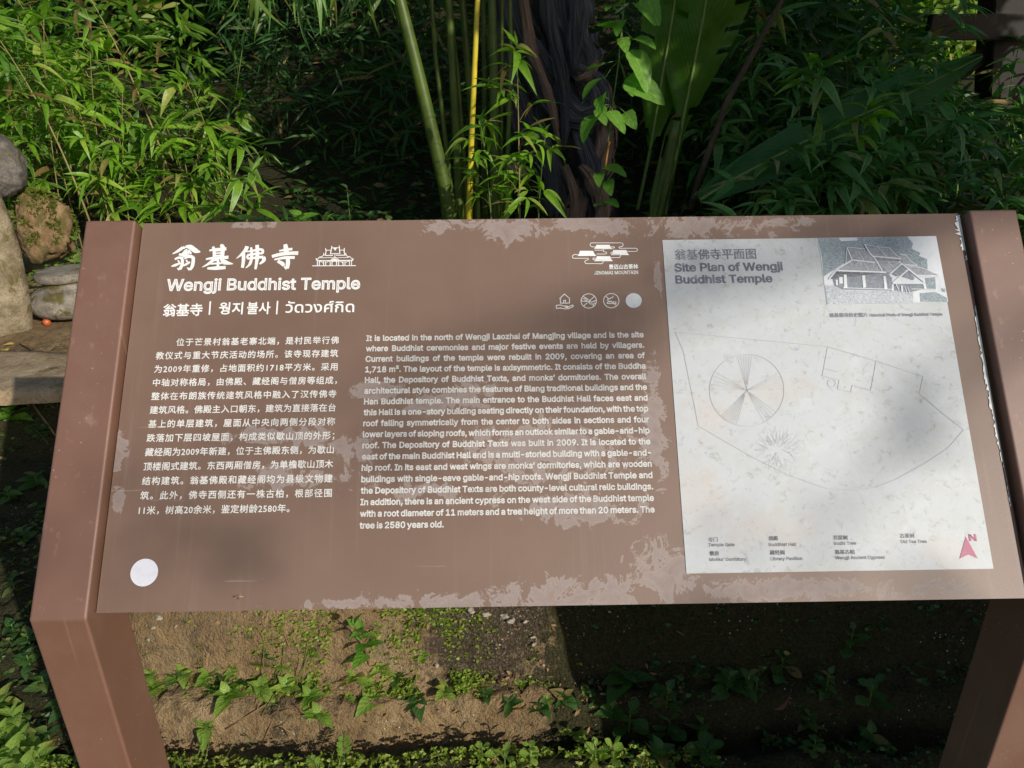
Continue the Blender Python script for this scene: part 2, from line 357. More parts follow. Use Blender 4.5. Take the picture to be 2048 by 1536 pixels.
M_PH_WHITE = photomat('photo_white', (.6, .61, .63), (.68, .69, .7), (.72, .73, .74), 80)

M_HUSK = plain('husk', (.5, .36, .2), .8, .2)
# ------------------------------------------------------------------ ground
def axis(segs):
    out = []
    for a, b, s in segs:
        k = max(1, int(round((b-a)/s))); out += [a + (b-a)*i/k for i in range(k)]
    return out + [segs[-1][1]]
gx = axis([(-60, -10, 5), (-10, -3, .5), (-3, -1.5, .06), (-1.5, 1.8, .015), (1.8, 5, .1), (5, 12, .6), (12, 60, 5)])
gy = axis([(-25, -2, 2), (-2, .3, .15), (.3, 1.1, .0125), (1.1, 2.2, .022), (2.2, 5, .07), (5, 12, .35), (12, 60, 4)])
gv = []; moss = []; lit = []
for y in gy:
    for x in gx:
        z = H(x, y)
        if .3 < y < 2.2 and -1.6 < x < 1.9:
            z += .017*mn.fractal(Vector((x*16, y*22, 4)), .85, 2.1, 5)
            if .5 < y < 1.0: z += .010*mn.ridged_multi_fractal(Vector((x*30, y*12, 4)), .9, 2.1, 3, 1, 2)-.010
        gv.append((x, y, z))
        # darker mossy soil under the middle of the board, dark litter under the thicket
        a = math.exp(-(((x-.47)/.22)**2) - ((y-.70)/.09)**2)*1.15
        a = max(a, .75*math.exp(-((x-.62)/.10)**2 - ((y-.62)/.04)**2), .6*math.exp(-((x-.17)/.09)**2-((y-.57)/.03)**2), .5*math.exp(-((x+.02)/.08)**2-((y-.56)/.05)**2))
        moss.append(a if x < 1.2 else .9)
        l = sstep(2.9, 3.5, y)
        l = max(l, sstep(.50, .72, x)*.9 if y > .5 else sstep(.8, 1, x), (1-sstep(-.55, -.38, x))*sstep(.35, .5, y)*(1-sstep(1.68, 1.76, y)), .8*(1-sstep(.44, .5, y)))  # shade under the board's right half is painted into the soil here
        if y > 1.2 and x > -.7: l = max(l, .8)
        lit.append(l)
nx = len(gx)
gf = [(j*nx+i, j*nx+i+1, (j+1)*nx+i+1, (j+1)*nx+i) for j in range(len(gy)-1) for i in range(nx-1)]
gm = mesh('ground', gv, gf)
for nm, arr in (('moss', moss), ('litter_shade', lit)):
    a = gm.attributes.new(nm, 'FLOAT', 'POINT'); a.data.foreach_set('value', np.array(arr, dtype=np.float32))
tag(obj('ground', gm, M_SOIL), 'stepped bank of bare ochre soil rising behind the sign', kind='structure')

# ------------------------------------------------------------------ the sign
SG = Vector((.6, .04, 0))
sign = empty('information_sign', SG, 'tilted brown metal information board about a Buddhist temple on two bent posts', 'sign')
def sg(name, verts, faces, mat, parent=sign, label=None, smooth=False, uvs=None):
    me = mesh(name, [Vector(v)-SG for v in verts], faces, uvs, smooth); return obj(name, me, mat, parent, label=label)
# posts: a flat box section, bent at the lower edge of the board
def post(u0, u1, label):
    # profile in (y,z): front of upper run, bend, leg
    ht = .0155; D = .062
    top_v = .5445
    fA = BW(0, top_v, ht); fB = BW(0, -.007, ht)
    bA = BW(0, top_v, ht-D)
    yb = fB.y + .088
    # inner (back) line of upper run meets vertical back of leg
    t = (yb - bA.y)/BU.y; bB = bA + BU*t
    prof = [(fA.y, fA.z), (fB.y, fB.z), (fB.y+.004, -.25), (yb+.004, -.25), (yb, bB.z), (bA.y, bA.z)]
    bm = bmesh.new()
    L_ = [bm.verts.new((u0, y, z)) for y, z in prof]; R_ = [bm.verts.new((u1, y, z)) for y, z in prof]
    n = len(prof)
    bm.faces.new(L_); bm.faces.new(R_[::-1])
    for i in range(n): bm.faces.new((L_[i], R_[i], R_[(i+1) % n], L_[(i+1) % n]))
    bmesh.ops.recalc_face_normals(bm, faces=bm.faces)
    bmesh.ops.bevel(bm, geom=list(bm.edges), offset=.0042, segments=4, profile=.6, affect='EDGES')
    me = bpy.data.meshes.new('post'); bm.to_mesh(me); bm.free()
    me.transform(Matrix.Translation(-SG)); me.polygons.foreach_set('use_smooth', [True]*len(me.polygons))
    o = obj('post', me, M_POST, sign, label=label)
    md = o.modifiers.new('wn', 'WEIGHTED_NORMAL'); md.keep_sharp = True
    return o
def screws(uc):
    for v in (.06, .27, .48):
        bm = bmesh.new(); bmesh.ops.create_cone(bm, cap_ends=True, segments=12, radius1=.0032, radius2=.0024, depth=.0012)
        me = bpy.data.meshes.new('screw'); bm.to_mesh(me); bm.free(); obj('screw', me, M_STEEL, sign, loc=BW(uc, v, .0007)-SG, rot=(T, 0, 0))
M_STEEL = newmat('steel', .35)[0]; M_STEEL.node_tree.nodes['Principled BSDF'].inputs['Metallic'].default_value = .8; M_STEEL.node_tree.nodes['Principled BSDF'].inputs['Base Color'].default_value = (.14, .09, .07, 1)
post(-.0755, -.0035, 'left bent post with a scuffed brown leg'); post(1.2055, 1.2755, 'right bent post, its leg in shade')
# panel (front grid carries the wear map)
WR = [(520, 450, 130, 13), (880, 452, 70, 25), (1000, 460, 110, 40), (1200, 450, 210, 42), (1420, 450, 190, 42), (1560, 446, 90, 22),
      (700, 1208, 260, 18), (900, 1205, 260, 38), (1150, 1190, 260, 62), (1330, 1140, 120, 110), (1600, 1180, 420, 36), (1900, 1175, 160, 32),
      (1312, 860, 35, 210), (1315, 560, 14, 90), (900, 800, 150, 45), (1080, 900, 270, 90), (1150, 1020, 210, 50), (700, 900, 70, 50), (235, 900, 28, 90),
      (560, 870, 160, 35), (600, 955, 210, 42), (235, 990, 25, 60), (760, 780, 90, 30), (850, 990, 120, 40), (1960, 1100, 20, 70)]
WRu = []
for px, py, a, b_ in WR:
    u0, v0 = UV(px-a, py); u1, v1 = UV(px+a, py); _, va = UV(px, py-b_); _, vb = UV(px, py+b_)
    WRu.append(((u0+u1)/2, (v0+v1)/2, abs(u1-u0)/2, abs(va-vb)/2))
NU, NV = 150, 70
pv, pf, wear = [], [], []
for j in range(NV+1):
    for i in range(NU+1):
        u, v = PW*i/NU, PH*j/NV; pv.append(BW(u, v, 0)); q = 0
        for (cu, cv, a, b_) in WRu: q = max(q, math.exp(-.8*(((u-cu)/a)**2 + ((v-cv)/b_)**2)))
        wear.append(-.44 + 1.12*q)
for j in range(NV):
    for i in range(NU): k = j*(NU+1)+i; pf.append((k, k+1, k+NU+2, k+NU+1))
n0 = len(pv)
for (u, v) in ((0, 0), (PW, 0), (PW, PH), (0, PH)):
    pv += [BW(u, v, 0), BW(u, v, -.006)]; wear += [-.2, -.2]
for k in range(4):
    a, b_ = n0+2*k, n0+2*((k+1) % 4); pf.append((a, a+1, b_+1, b_))
pf.append((n0+1, n0+7, n0+5, n0+3))
o = sg('panel', pv, pf, M_PANEL, label='brown printed metal panel, its film peeling in grey patches')
a = o.data.attributes.new('wear', 'FLOAT', 'POINT'); a.data.foreach_set('value', np.array(wear, dtype=np.float32))
# cross rails behind the panel
for v0 in (.08, .42):
    vs = [BW(u, v, h) for u in (-.0035, 1.2055) for v in (v0, v0+.05) for h in (-.035, -.0065)]
    sg('rail', vs, [(0, 1, 3, 2), (4, 6, 7, 5), (0, 4, 5, 1), (2, 3, 7, 6), (0, 2, 6, 4), (1, 5, 7, 3)], M_POST)
# white map sheet
SU0, SU1, SV0, SV1 = .7591, 1.1598, .0375, .5092
NS = 40; sv, sf, stn = [], [], []
for j in range(NS+1):
    for i in range(NS+1):
        u, v = lerp(SU0, SU1, i/NS), lerp(SV0, SV1, j/NS); sv.append(BW(u, v, .0009))
        q = 0
        for (px, py, a_, b_) in ((1540, 785, 95, 26), (1400, 1000, 60, 90), (1420, 830, 60, 60), (1540, 1060, 120, 40), (1900, 1100, 60, 30)):
            cu, cv = UV(px, py); q = max(q, math.exp(-((u-cu)/(a_*.00068))**2-((v-cv)/(b_*.00072))**2))
        stn.append(q)
for j in range(NS):
    for i in range(NS): k = j*(NS+1)+i; sf.append((k, k+1, k+NS+2, k+NS+1))
n0 = len(sv)
for (u, v) in ((SU0, SV0), (SU1, SV0), (SU1, SV1), (SU0, SV1)): sv += [BW(u, v, .0009), BW(u, v, .0001)]; stn += [0, 0]
for k in range(4): sf.append((n0+2*k, n0+2*k+1, n0+2*((k+1) % 4)+1, n0+2*((k+1) % 4)))
sheet = sg('map_sheet', sv, sf, M_SHEET, label='weathered white site plan sheet stained with dirt')
a = sheet.data.attributes.new('stain', 'FLOAT', 'POINT'); a.data.foreach_set('value', np.array(stn, dtype=np.float32))

# lettering
try:
    _fp = os.path.join(bpy.utils.system_resource('DATAFILES'), 'fonts', 'Inter.woff2')
    SANS = bpy.data.fonts.load(_fp, check_existing=True) if os.path.exists(_fp) else None
except Exception: SANS = None
tc = bpy.data.curves.new('lettering', 'FONT'); tc.resolution_u = 2
to = bpy.data.objects.new('lettering', tc); COL.objects.link(to)
BASE = tc.font
def glyphs(body, size, off=0, sc=1, sw=1, bold=False):
    lat = SANS is not None and all(ord(c) < 0x250 or c == '’' for c in body)
    tc.font = SANS if lat else BASE
    tc.body = body; tc.size = 1; tc.space_character = sc; tc.space_word = sw; tc.fill_mode = 'NONE' if lat else 'BOTH'
    bpy.context.view_layer.update(); dg = bpy.context.evaluated_depsgraph_get()
    e = to.evaluated_get(dg); me = e.to_mesh(); vs = [(v.co.x*size, v.co.y*size) for v in me.vertices]
    if lat:     # outlines only: each closed contour as a list of vertex numbers
        nb = {}
        for ed in me.edges:
            p, q = ed.vertices; nb.setdefault(p, []).append(q); nb.setdefault(q, []).append(p)
        fs = []; seen = set()
        for st_ in nb:
            if st_ in seen: continue
            loop = [st_]; seen.add(st_); cur = st_
            while True:
                nx_ = [q for q in nb[cur] if q not in seen]
                if not nx_: break
                cur = nx_[0]; seen.add(cur); loop.append(cur)
            if len(loop) > 2: fs.append(loop)
    else: fs = [tuple(p.vertices) for p in me.polygons]
    e.to_mesh_clear()
    return vs, fs
def stroke(pts, wid, h=.0006, closed=False):
    """pts in board (u,v); wid scalar or per point; flat ribbon with mitred joints"""
    n = len(pts); V = []; 
    for i in range(n):
        a = Vector(pts[(i-1) % n if closed else max(i-1, 0)]); b = Vector(pts[i]); c = Vector(pts[(i+1) % n if closed else min(i+1, n-1)])
        d1 = (b-a); d2 = (c-b)
        if d1.length < 1e-9: d1 = d2
        if d2.length < 1e-9: d2 = d1
        d1.normalize(); d2.normalize(); t = (d1+d2)
        if t.length < 1e-6: t = d1
        t.normalize(); nrm = Vector((-t.y, t.x)); k = 1/max(.5, nrm.dot(Vector((-d1.y, d1.x))))
        w_ = (wid[i] if hasattr(wid, '__len__') else wid)/2*k
        V += [BW(*(b+nrm*w_), h), BW(*(b-nrm*w_), h)]
    Fc = [(2*i, 2*i+1, 2*i+3, 2*i+2) for i in range(n-1)]
    if closed: Fc.append((2*n-2, 2*n-1, 1, 0))
    return V, Fc
def line(body, u0, v0, size, width=None, off=.015, how='char', h=.0006, slope=0):
    """text in board coordinates; width fitted by word or letter spacing, then a last few per cent by stretch"""
    sc = sw = 1
    if width:
        a, _ = glyphs(body, size, off, 1, 1); wa = max(x for x, y in a)-min(x for x, y in a)
        if how == 'char':
            b, _ = glyphs(body, size, off, 1.3, 1); wb = max(x for x, y in b)-min(x for x, y in b)
            sc = 1 + .3*(width-wa)/max(1e-6, wb-wa); sc = max(.8, min(1.6, sc))
        elif how == 'word':
            b, _ = glyphs(body, size, off, 1, 2); wb = max(x for x, y in b)-min(x for x, y in b)
            sw = 1 + (width-wa)/max(1e-6, wb-wa); sw = max(.45, min(3.5, sw))
    vs, fs = glyphs(body, size, off, sc, sw)
    x0 = min(x for x, y in vs); wd = max(x for x, y in vs)-x0; k = width/wd if width else 1
    if SANS is not None and all(ord(c) < 0x250 or c == '’' for c in body):
        V, Fc = [], []      # a thin outline font: a band laid along every contour fills the stems and gives them weight
        for ci, loop in enumerate(fs):
            P_ = []
            for i in loop:
                q = Vector((u0+(vs[i][0]-x0)*k, v0+vs[i][1]+slope*(vs[i][0]-x0)))
                if not P_ or (q-P_[-1]).length > .004*size: P_.append(q)
            if len(P_) > 2 and (P_[0]-P_[-1]).length < .004*size: P_.pop()
            if len(P_) < 3: continue
            a_, b_ = stroke(P_, 2*off*size, h+(ci % 11)*.00001, closed=True); n = len(V); V += a_; Fc += [tuple(i+n for i in f) for f in b_]
        return V, Fc
    V, Fc = [], []; r_ = off*size; nc = 8 if off > .034 else 6     # weight: the outline laid down again all round itself
    for c in range(nc+1 if off else 1):
        dx, dy = (0, 0) if c == 0 else (r_*math.cos(2*math.pi*(c+.5)/nc), r_*math.sin(2*math.pi*(c+.5)/nc))
        n = len(V); V += [BW(u0+(x-x0)*k+dx, v0+y+dy+slope*(x-x0), h+c*.000009) for x, y in vs]; Fc += [tuple(i+n for i in f) for f in fs]
    return V, Fc
def joined(name, items, mat, parent=sign, label=None):
    V, Fc = [], []
    for vs, fs in items:
        n = len(V); V += vs; Fc += [tuple(i+n for i in f) for f in fs]
    return sg(name, V, Fc, mat, parent, label)
CAPH = {}
def caph(body):
    lat = SANS is not None and all(ord(c) < 0x250 or c == '’' for c in body)
    cjk = any(0x2e80 < ord(c) < 0xa000 or 0xac00 <= ord(c) < 0xd7b0 for c in body)
    k = (lat, cjk)
    if k not in CAPH:
        a, _ = glyphs('基' if cjk else ('H' if lat else 'ด'), 1); CAPH[k] = (max(y for x, y in a)-min(y for x, y in a)) if cjk else max(y for x, y in a)
    return CAPH[k], lat
def pxline(body, x0, y0, x1, y1, cap, off=.02, how='none', em=.727, h=.0006):
    u0, v0 = UV(x0, y0); u1, v1 = UV(x1, y1); _, vc = UV(x0, y0-cap)
    c_, lat = caph(body); z_ = (vc-v0)/(c_ if lat else em); return line(body, u0, v0, z_, u1-u0, off*c_/.727 if lat else off, how, h, slope=(v1-v0)/(u1-u0))
ENG = ["It is located in the north of Wengji Laozhai of Mangjing village and is the site",
"where Buddhist ceremonies and major festive events are held by villagers.",
"Current buildings of the temple were rebuilt in 2009, covering an area of",
"1,718 m². The layout of the temple is axisymmetric. It consists of the Buddha",
"Hall, the Depository of Buddhist Texts, and monks’ dormitories. The overall",
"architectural style combines the features of Blang traditional buildings and the",
"Han Buddhist temple. The main entrance to the Buddhist Hall faces east and",
"this Hall is a one-story building seating directly on their foundation, with the top",
"roof falling symmetrically from the center to both sides in sections and four",
"lower layers of sloping roofs, which forms an outlook similar to a gable-and-hip",
"roof. The Depository of Buddhist Texts was built in 2009. It is located to the",
"east of the main Buddhist Hall and is a multi-storied building with a gable-and-",
"hip roof. In its east and west wings are monks’ dormitories, which are wooden",
"buildings with single-eave gable-and-hip roofs. Wengji Buddhist Temple and",
"the Depository of Buddhist Texts are both county-level cultural relic buildings.",
"In addition, there is an ancient cypress on the west side of the Buddhist temple",
"with a root diameter of 11 meters and a tree height of more than 20 meters. The",
"tree is 2580 years old."]
E0, EP_ = .3608, .01525
it = []
for i, s in enumerate(ENG):
    wd = .3895 if i < 17 else (UV(885, 1053)[0]-UV(717.5, 1057)[0])
    it.append(line(s, .3331, E0-i*EP_, .0078/caph('H')[0], wd, .0235, 'word'))
joined('english_text', it, M_WHITE2, label='white English paragraph in a bold sans serif')
CHN = ["位于芒景村翁基老寨北端，是村民举行佛", "教仪式与重大节庆活动的场所。该寺现存建筑", "为2009年重修，占地面积约1718平方米。采用",
"中轴对称格局，由佛殿、藏经阁与僧房等组成，", "整体在布朗族传统建筑风格中融入了汉传佛寺", "建筑风格。佛殿主入口朝东，建筑为直接落在台",
"基上的单层建筑，屋面从中央向两侧分段对称", "跌落加下层四坡屋面，构成类似歇山顶的外形；", "藏经阁为2009年新建，位于主佛殿东侧，为歇山",
"顶楼阁式建筑。东西两厢僧房，为单檐歇山顶木", "结构建筑。翁基佛殿和藏经阁均为县级文物建", "筑。此外，佛寺西侧还有一株古柏，根部径围", "11米，树高20余米，鉴定树龄2580年。"]
it = []
for i, s in enumerate(CHN):
    u0 = .0671 if i == 0 else .0405; u1 = .2942 if i < 12 else UV(579, 1022)[0]
    it.append(line(s, u0, .3575-i*.01943+.0006, .0118, u1-u0, .017, 'char'))
joined('chinese_text', it, M_WHITE2, label='white Chinese paragraph')
joined('english_title', [pxline('Wengji Buddhist Temple', 334, 581.5, 719, 577.8, 22, .036)], M_WHITE, label='heavy white title Wengji Buddhist Temple')
for _t, _x0, _x1, _y0, _y1, _c, _o, _e, _l in (('翁基寺', 326, 404, 631, 629.5, 22, .022, .84, 'Chinese'), ('웡지', 438, 485, 627, 626.5, 22, .022, .84, 'Korean'), ('불사', 494, 540, 626.4, 626, 22, .022, .84, 'second Korean'), ('วัดวงศ์กิด', 571, 708, 625.5, 624, 25, .014, .86, 'Thai')):
    joined('translated_name', [pxline(_t, _x0, _y0, _x1, _y1, _c, _o, em=_e)], M_WHITE, label=_l+' name of the temple')
# print drawn as strokes and filled shapes in photo coordinates on the board
def fill(pts, h=.0006):
    from mathutils.geometry import tessellate_polygon
    P3 = [Vector((x, y, 0)) for x, y in pts]; return [BW(x, y, h) for x, y in pts], [tuple(t) for t in tessellate_polygon([P3])]
def crop(ox, oy, s): return lambda x, y: UV(ox+x/s, oy+y/s)
PXU = .00068    # metres on the board per photo pixel, roughly
# calligraphic heading, brush strokes with swelling width
c7 = crop(330, 480, 7.314)
ST = [  # (points, widths in crop px)
 ([(110,208),(190,165),(265,112)], [8,38,44]), ([(265,112),(300,120)],[44,20]), ([(300,100),(370,105),(450,160),(520,178)], [24,64,66,10]),
 ([(262,205),(300,165),(330,140)],[30,36,24]), ([(205,215),(270,215),(330,190),(350,205)],[26,44,40,20]), ([(345,150),(375,190),(390,205)],[24,30,10]),
 ([(250,260),(330,228),(400,240)],[14,26,30]), ([(145,285),(200,262),(255,262)],[24,34,30]), ([(240,262),(258,300),(250,370),(215,435)],[34,38,44,40]),
 ([(215,435),(180,415)],[36,10]), ([(190,300),(215,330)],[20,22]), ([(95,388),(150,372),(230,340)],[10,38,22]),
 ([(285,275),(350,250),(420,255)],[24,30,40]), ([(415,250),(415,320),(400,390),(365,440)],[44,44,44,34]), ([(365,440),(325,405)],[34,10]),
 ([(310,295),(335,325)],[20,22]), ([(265,385),(310,360),(370,325)],[10,34,22]),
 # 基
 ([(650,158),(740,140),(900,132)],[22,34,44]), ([(705,98),(722,170),(720,270)],[32,42,34]), ([(812,75),(845,110),(838,270)],[30,58,44]),
 ([(735,162),(820,155)],[22,22]), ([(735,198),(820,192)],[20,20]), ([(740,232),(820,226)],[20,20]), ([(600,285),(700,268),(930,255)],[20,34,46]),
 ([(545,402),(640,350),(720,285)],[6,34,48]), ([(820,270),(880,330),(1000,352)],[34,66,6]), ([(720,305),(775,300),(775,410)],[20,34,34]),
 ([(665,352),(770,345),(840,342)],[20,26,24]), ([(620,418),(740,415),(890,405)],[24,50,44]),
 # 佛
 ([(1045,275),(1120,215),(1180,150),(1205,95)],[6,34,50,50]), ([(1150,200),(1150,300),(1135,410)],[44,46,38]),
 ([(1190,175),(1300,158),(1380,140),(1440,150)],[14,30,34,30]), ([(1430,150),(1430,190),(1390,205)],[38,34,22]), ([(1205,225),(1300,210),(1400,195)],[30,34,26]),
 ([(1210,225),(1205,270)],[30,30]), ([(1205,275),(1320,262),(1440,250)],[28,34,38]), ([(1440,250),(1448,300),(1385,355)],[50,46,20]),
 ([(1262,110),(1270,240),(1245,350),(1180,415)],[26,38,38,6]), ([(1350,75),(1352,250),(1325,430)],[46,50,28]),
 # 寺
 ([(1760,65),(1775,150),(1775,215)],[46,66,60]), ([(1670,162),(1770,145),(1865,135)],[18,34,36]), ([(1565,245),(1700,210),(1850,195),(1950,195)],[40,50,46,54]),
 ([(1600,290),(1750,262),(1900,258)],[20,40,40]), ([(1795,250),(1800,340),(1785,420)],[50,54,50]), ([(1785,425),(1740,390)],[40,10]), ([(1650,310),(1720,350),(1735,385)],[40,52,30])]
K7 = PXU/7.314
hv = []
for k, (pts, wd) in enumerate(ST):
    # resample for smooth brush contours
    P_, W_ = [], []
    m_ = len(pts)
    for i in range((m_-1)*5+1):
        t = i/5; j = min(int(t), m_-2); f_ = t-j
        p0 = pts[max(j-1, 0)]; p1 = pts[j]; p2 = pts[j+1]; p3 = pts[min(j+2, m_-1)]
        cr = lambda a, b, c, d: .5*((2*b)+(c-a)*f_+(2*a-5*b+4*c-d)*f_*f_+(3*b-3*c+d-a)*f_**3)
        P_.append(c7(cr(p0[0], p1[0], p2[0], p3[0]), cr(p0[1], p1[1], p2[1], p3[1]))); W_.append(lerp(wd[j], wd[j+1], f_)*K7*1.22)
    hv.append(stroke(P_, W_, .0006+.000012*(k % 17)))
joined('calligraphy_title', hv, M_WHITE, label='large white brush calligraphy heading')
# temple pictogram
c17 = crop(610, 480, 17.07); K17 = PXU/17.07
def L(c, pts, w_, K, h=.0006): return stroke([c(*p) for p in pts], w_*K, h)
tp = [([(250,888),(1740,882)],30), ([(410,715),(1640,700)],38), ([(400,690),(520,575)],32), ([(515,580),(570,580),(640,520),(700,520)],28), ([(520,615),(940,605)],22),
 ([(700,535),(960,530)],34), ([(700,525),(725,365),(700,290)],34), ([(715,358),(880,355)],24), ([(870,480),(890,380),(915,275),(915,210)],34), ([(860,475),(1200,470)],30),
 ([(1195,475),(1175,290),(1175,200)],34), ([(900,275),(1180,268)],26), ([(1190,352),(1345,350)],24), ([(1345,280),(1340,400),(1365,530)],34), ([(1050,525),(1360,525)],34),
 ([(1395,450),(1400,520),(1470,580),(1530,570),(1640,690),(1640,620)],30), ([(640,450),(650,520)],30), ([(380,630),(400,700)],34), ([(1110,610),(1500,602)],22),
 ([(875,700),(1020,580),(1165,695)],32), ([(1020,580),(1020,480)],18)]
for x in (425, 492, 640, 708, 862, 925, 1080, 1150, 1300, 1368, 1520, 1590): tp.append(([(x,715),(x,885)], 32))
tp += [([(500,760),(560,730),(620,800)],22), ([(740,780),(800,730),(850,740)],22), ([(1180,760),(1230,730),(1290,800)],22), ([(1390,790),(1450,730),(1510,745)],22), ([(900,735),(1130,735)],22)]
it = [L(c17, p, w_, K17, .0006+.00001*(k % 9)) for k, (p, w_) in enumerate(tp)]
it.append(fill([c17(960,275), c17(1105,272), c17(1028,375)], .0007)); it.append(fill([c17(925,690), c17(1020,625), c17(1110,688)], .0007))
joined('temple_pictogram', it, M_WHITE, label='white line drawing of a tiered temple roof')
# separators in the row of names
joined('separator', [stroke([UV(421, 603), UV(419, 630)], 3.2*PXU)], M_WHITE); joined('separator', [stroke([UV(555.5, 602), UV(553.5, 629)], 3.2*PXU)], M_WHITE)
# mountain emblem
ce = crop(1080, 460, 7.68); KE = PXU/7.68
def trap(x0, y0, x1, x2, x3, y1): return [ce(x0, y0), ce(x1, y0), ce(x1+(x2-x1)*.35, y0+(y1-y0)*.55), ce(x2, y1), ce(x3, y1), ce(x0-(x0-x3)*.3, y0+(y1-y0)*.5)]
it = [fill(trap(865,230,1068,1110,828,292)), fill(trap(612,322,815,868,575,402)), fill(trap(1125,310,1325,1370,1090,388)), fill(trap(875,404,1075,1120,830,482))]
def rr(x0, y0, x1, y1, side):   # capsule outline, rounded on given sides
    r = (y1-y0)/2; cyy = (y0+y1)/2; P_ = []
    if 'r' in side: P_ += [(x1-r+r*math.cos(a), cyy-r*math.sin(a)) for a in [math.pi/2-i*math.pi/8 for i in range(9)]]
    else: P_ += [(x1, y0), (x1, y1)]
    if 'l' in side: P_ += [(x0+r-r*math.cos(a), cyy+r*math.sin(a)) for a in [math.pi/2-i*math.pi/8 for i in range(9)]]
    return P_
em = [rr(768,200,1275,258,'lr')[:9] + [(1215,262)], [(800,200),(1240,200)], [(860,262),(800,262)]+rr(768,200,1275,258,'lr')[9:] ,
 [(1215,262),(1210,275),(1225,283)]+rr(1225,283,1495,332,'r')+[(1340,332)], [(1085,262),(1140,262),(1143,275),(1110,284)],
 [(1110,292),(990,292),(968,305),(975,335),(1015,342),(1025,360),(1005,372),(870,372)], [(835,312),(965,312)], [(1125,342),(1090,345),(1088,365),(1105,372)],
 [(1090,375),(1220,378),(1238,400),(1222,426),(1085,428)], [(580,380),(520,380),(497,400),(500,430),(530,437),(735,437),(745,455),(725,464),(700,468),(684,490),(700,518),(950,520),(970,500),(968,475),(950,464),(880,462)],
 [(868,434),(815,434),(812,455),(850,460)]]
it += [L(ce, p, 10, KE) for p in em]
it += [pxline('景迈山古茶林', 1218, 538, 1276, 537, 8.6, .03, em=.84)]
it += [pxline('JINGMAI MOUNTAIN', 1189, 549.3, 1276, 548, 6.4, .028)]
joined('mountain_emblem', it, M_WHITE, label='white emblem of stacked roofs in cloud outlines with lettering')
# pictograms
def circ(x, y, r, ry=None, n=36): ry = ry or r; return [(x+r*math.cos(2*math.pi*i/n), y+ry*math.sin(2*math.pi*i/n)) for i in range(n)]
def ring(x, y, r, ry, w_): return stroke([ce(*p) for p in circ(x, y, r, ry)], w_*KE, closed=True)
def Lp(pts, w_=11, h=.0006): return L(ce, pts, w_, KE, h)
joined('house_in_hand_icon', [Lp([(298,1060),(375,985),(460,1060)]), Lp([(312,1050),(312,1125),(452,1125),(452,1050)]), Lp([(362,1125),(364,1082),(390,1082),(392,1125)]),
  Lp([(250,1160),(310,1153),(370,1172),(430,1182),(500,1155),(512,1165),(505,1180),(440,1208),(390,1215),(310,1200),(255,1208),(248,1190),(250,1160)]), Lp([(370,1172),(400,1168),(435,1178),(430,1195),(380,1190)])], M_WHITE)
joined('no_picking_icon', [ring(748,1092,118,110,11), Lp([(838,1020),(765,1085)]), Lp([(728,1118),(668,1172)]), Lp([(660,1020),(720,1055),(775,1095),(740,1102)]), Lp([(650,1060),(690,1052),(730,1085),(680,1078)]),
  Lp([(635,1090),(680,1098),(735,1100)]), Lp([(740,1105),(790,1110),(840,1100)]), Lp([(740,1108),(770,1138),(820,1140),(862,1120)]), Lp([(820,1140),(815,1180)]), Lp([(800,1108),(860,1080)])], M_WHITE)
joined('no_smoking_icon', [ring(1094,1088,118,110,11), Lp([(1010,1020),(1065,1068)]), Lp([(1085,1088),(1165,1160)]), Lp([(1030,1108),(1165,1108),(1165,1132),(1030,1132),(1030,1108)]),
  Lp([(1080,1108),(1035,1080),(1045,1060),(1085,1052),(1090,1035)]), Lp([(1100,1050),(1118,1035),(1122,1015)])], M_WHITE)
for nm, (x, y), lb in (('round_sticker', (1437,1087), 'pale scuffed disc closing the row of icons'),):
    joined(nm, [fill([ce(*p) for p in circ(x, y, 124, 113)], .0008)], inkmat('disc_print', (.50, .52, .54), (.34, .33, .34), .6, sc=180), label=lb)
cu, cv = UV(289, 1145); mu = UV(316.5, 1145)[0]-cu
joined('round_sticker', [fill([(cu+mu*math.cos(2*math.pi*i/40), cv+mu*.98*math.sin(2*math.pi*i/40)) for i in range(40)], .0008)],
       inkmat('sticker_print', (.66, .66, .72), (.5, .5, .56), .4, sc=90), label='round lilac white sticker in the lower left corner')
# sheet lettering
HS = .0014
cl = crop(1340, 1000, 2.893)
def lp(body, x0, y0, x1, y1, cap, em, off):
    X0 = 1340+x0/2.893; X1 = 1340+x1/2.893; return pxline(body, X0, 1000+y0/2.893, X1, 1000+y1/2.893, cap, off, em=em, h=HS)
joined('sheet_title', [pxline('翁基佛寺平面图', 1350, 518.6, 1512, 516.5, 19, .012, em=.84, h=HS)], M_GREYINK, sheet, 'grey Chinese heading of the site plan')
joined('sheet_title', [pxline('Site Plan of Wengji', 1350, 543.6, 1565, 540.8, 15.3, .036, h=HS),
       pxline('Buddhist Temple', 1352, 567.6, 1544, 564.8, 15.3, .036, h=HS)], M_GREYINK, sheet, 'grey English heading of the site plan')
joined('photo_caption', [pxline('翁基佛寺历史照片', 1658.5, 634.6, 1735, 633.6, 7.6, .02, em=.84, h=HS), pxline('Historical Photo of Wengji Buddhist Temple', 1739, 633.8, 1884, 631.6, 5.6, .028, h=HS)], M_GREYINK, sheet, 'small grey caption under the photograph')
C_ = .84
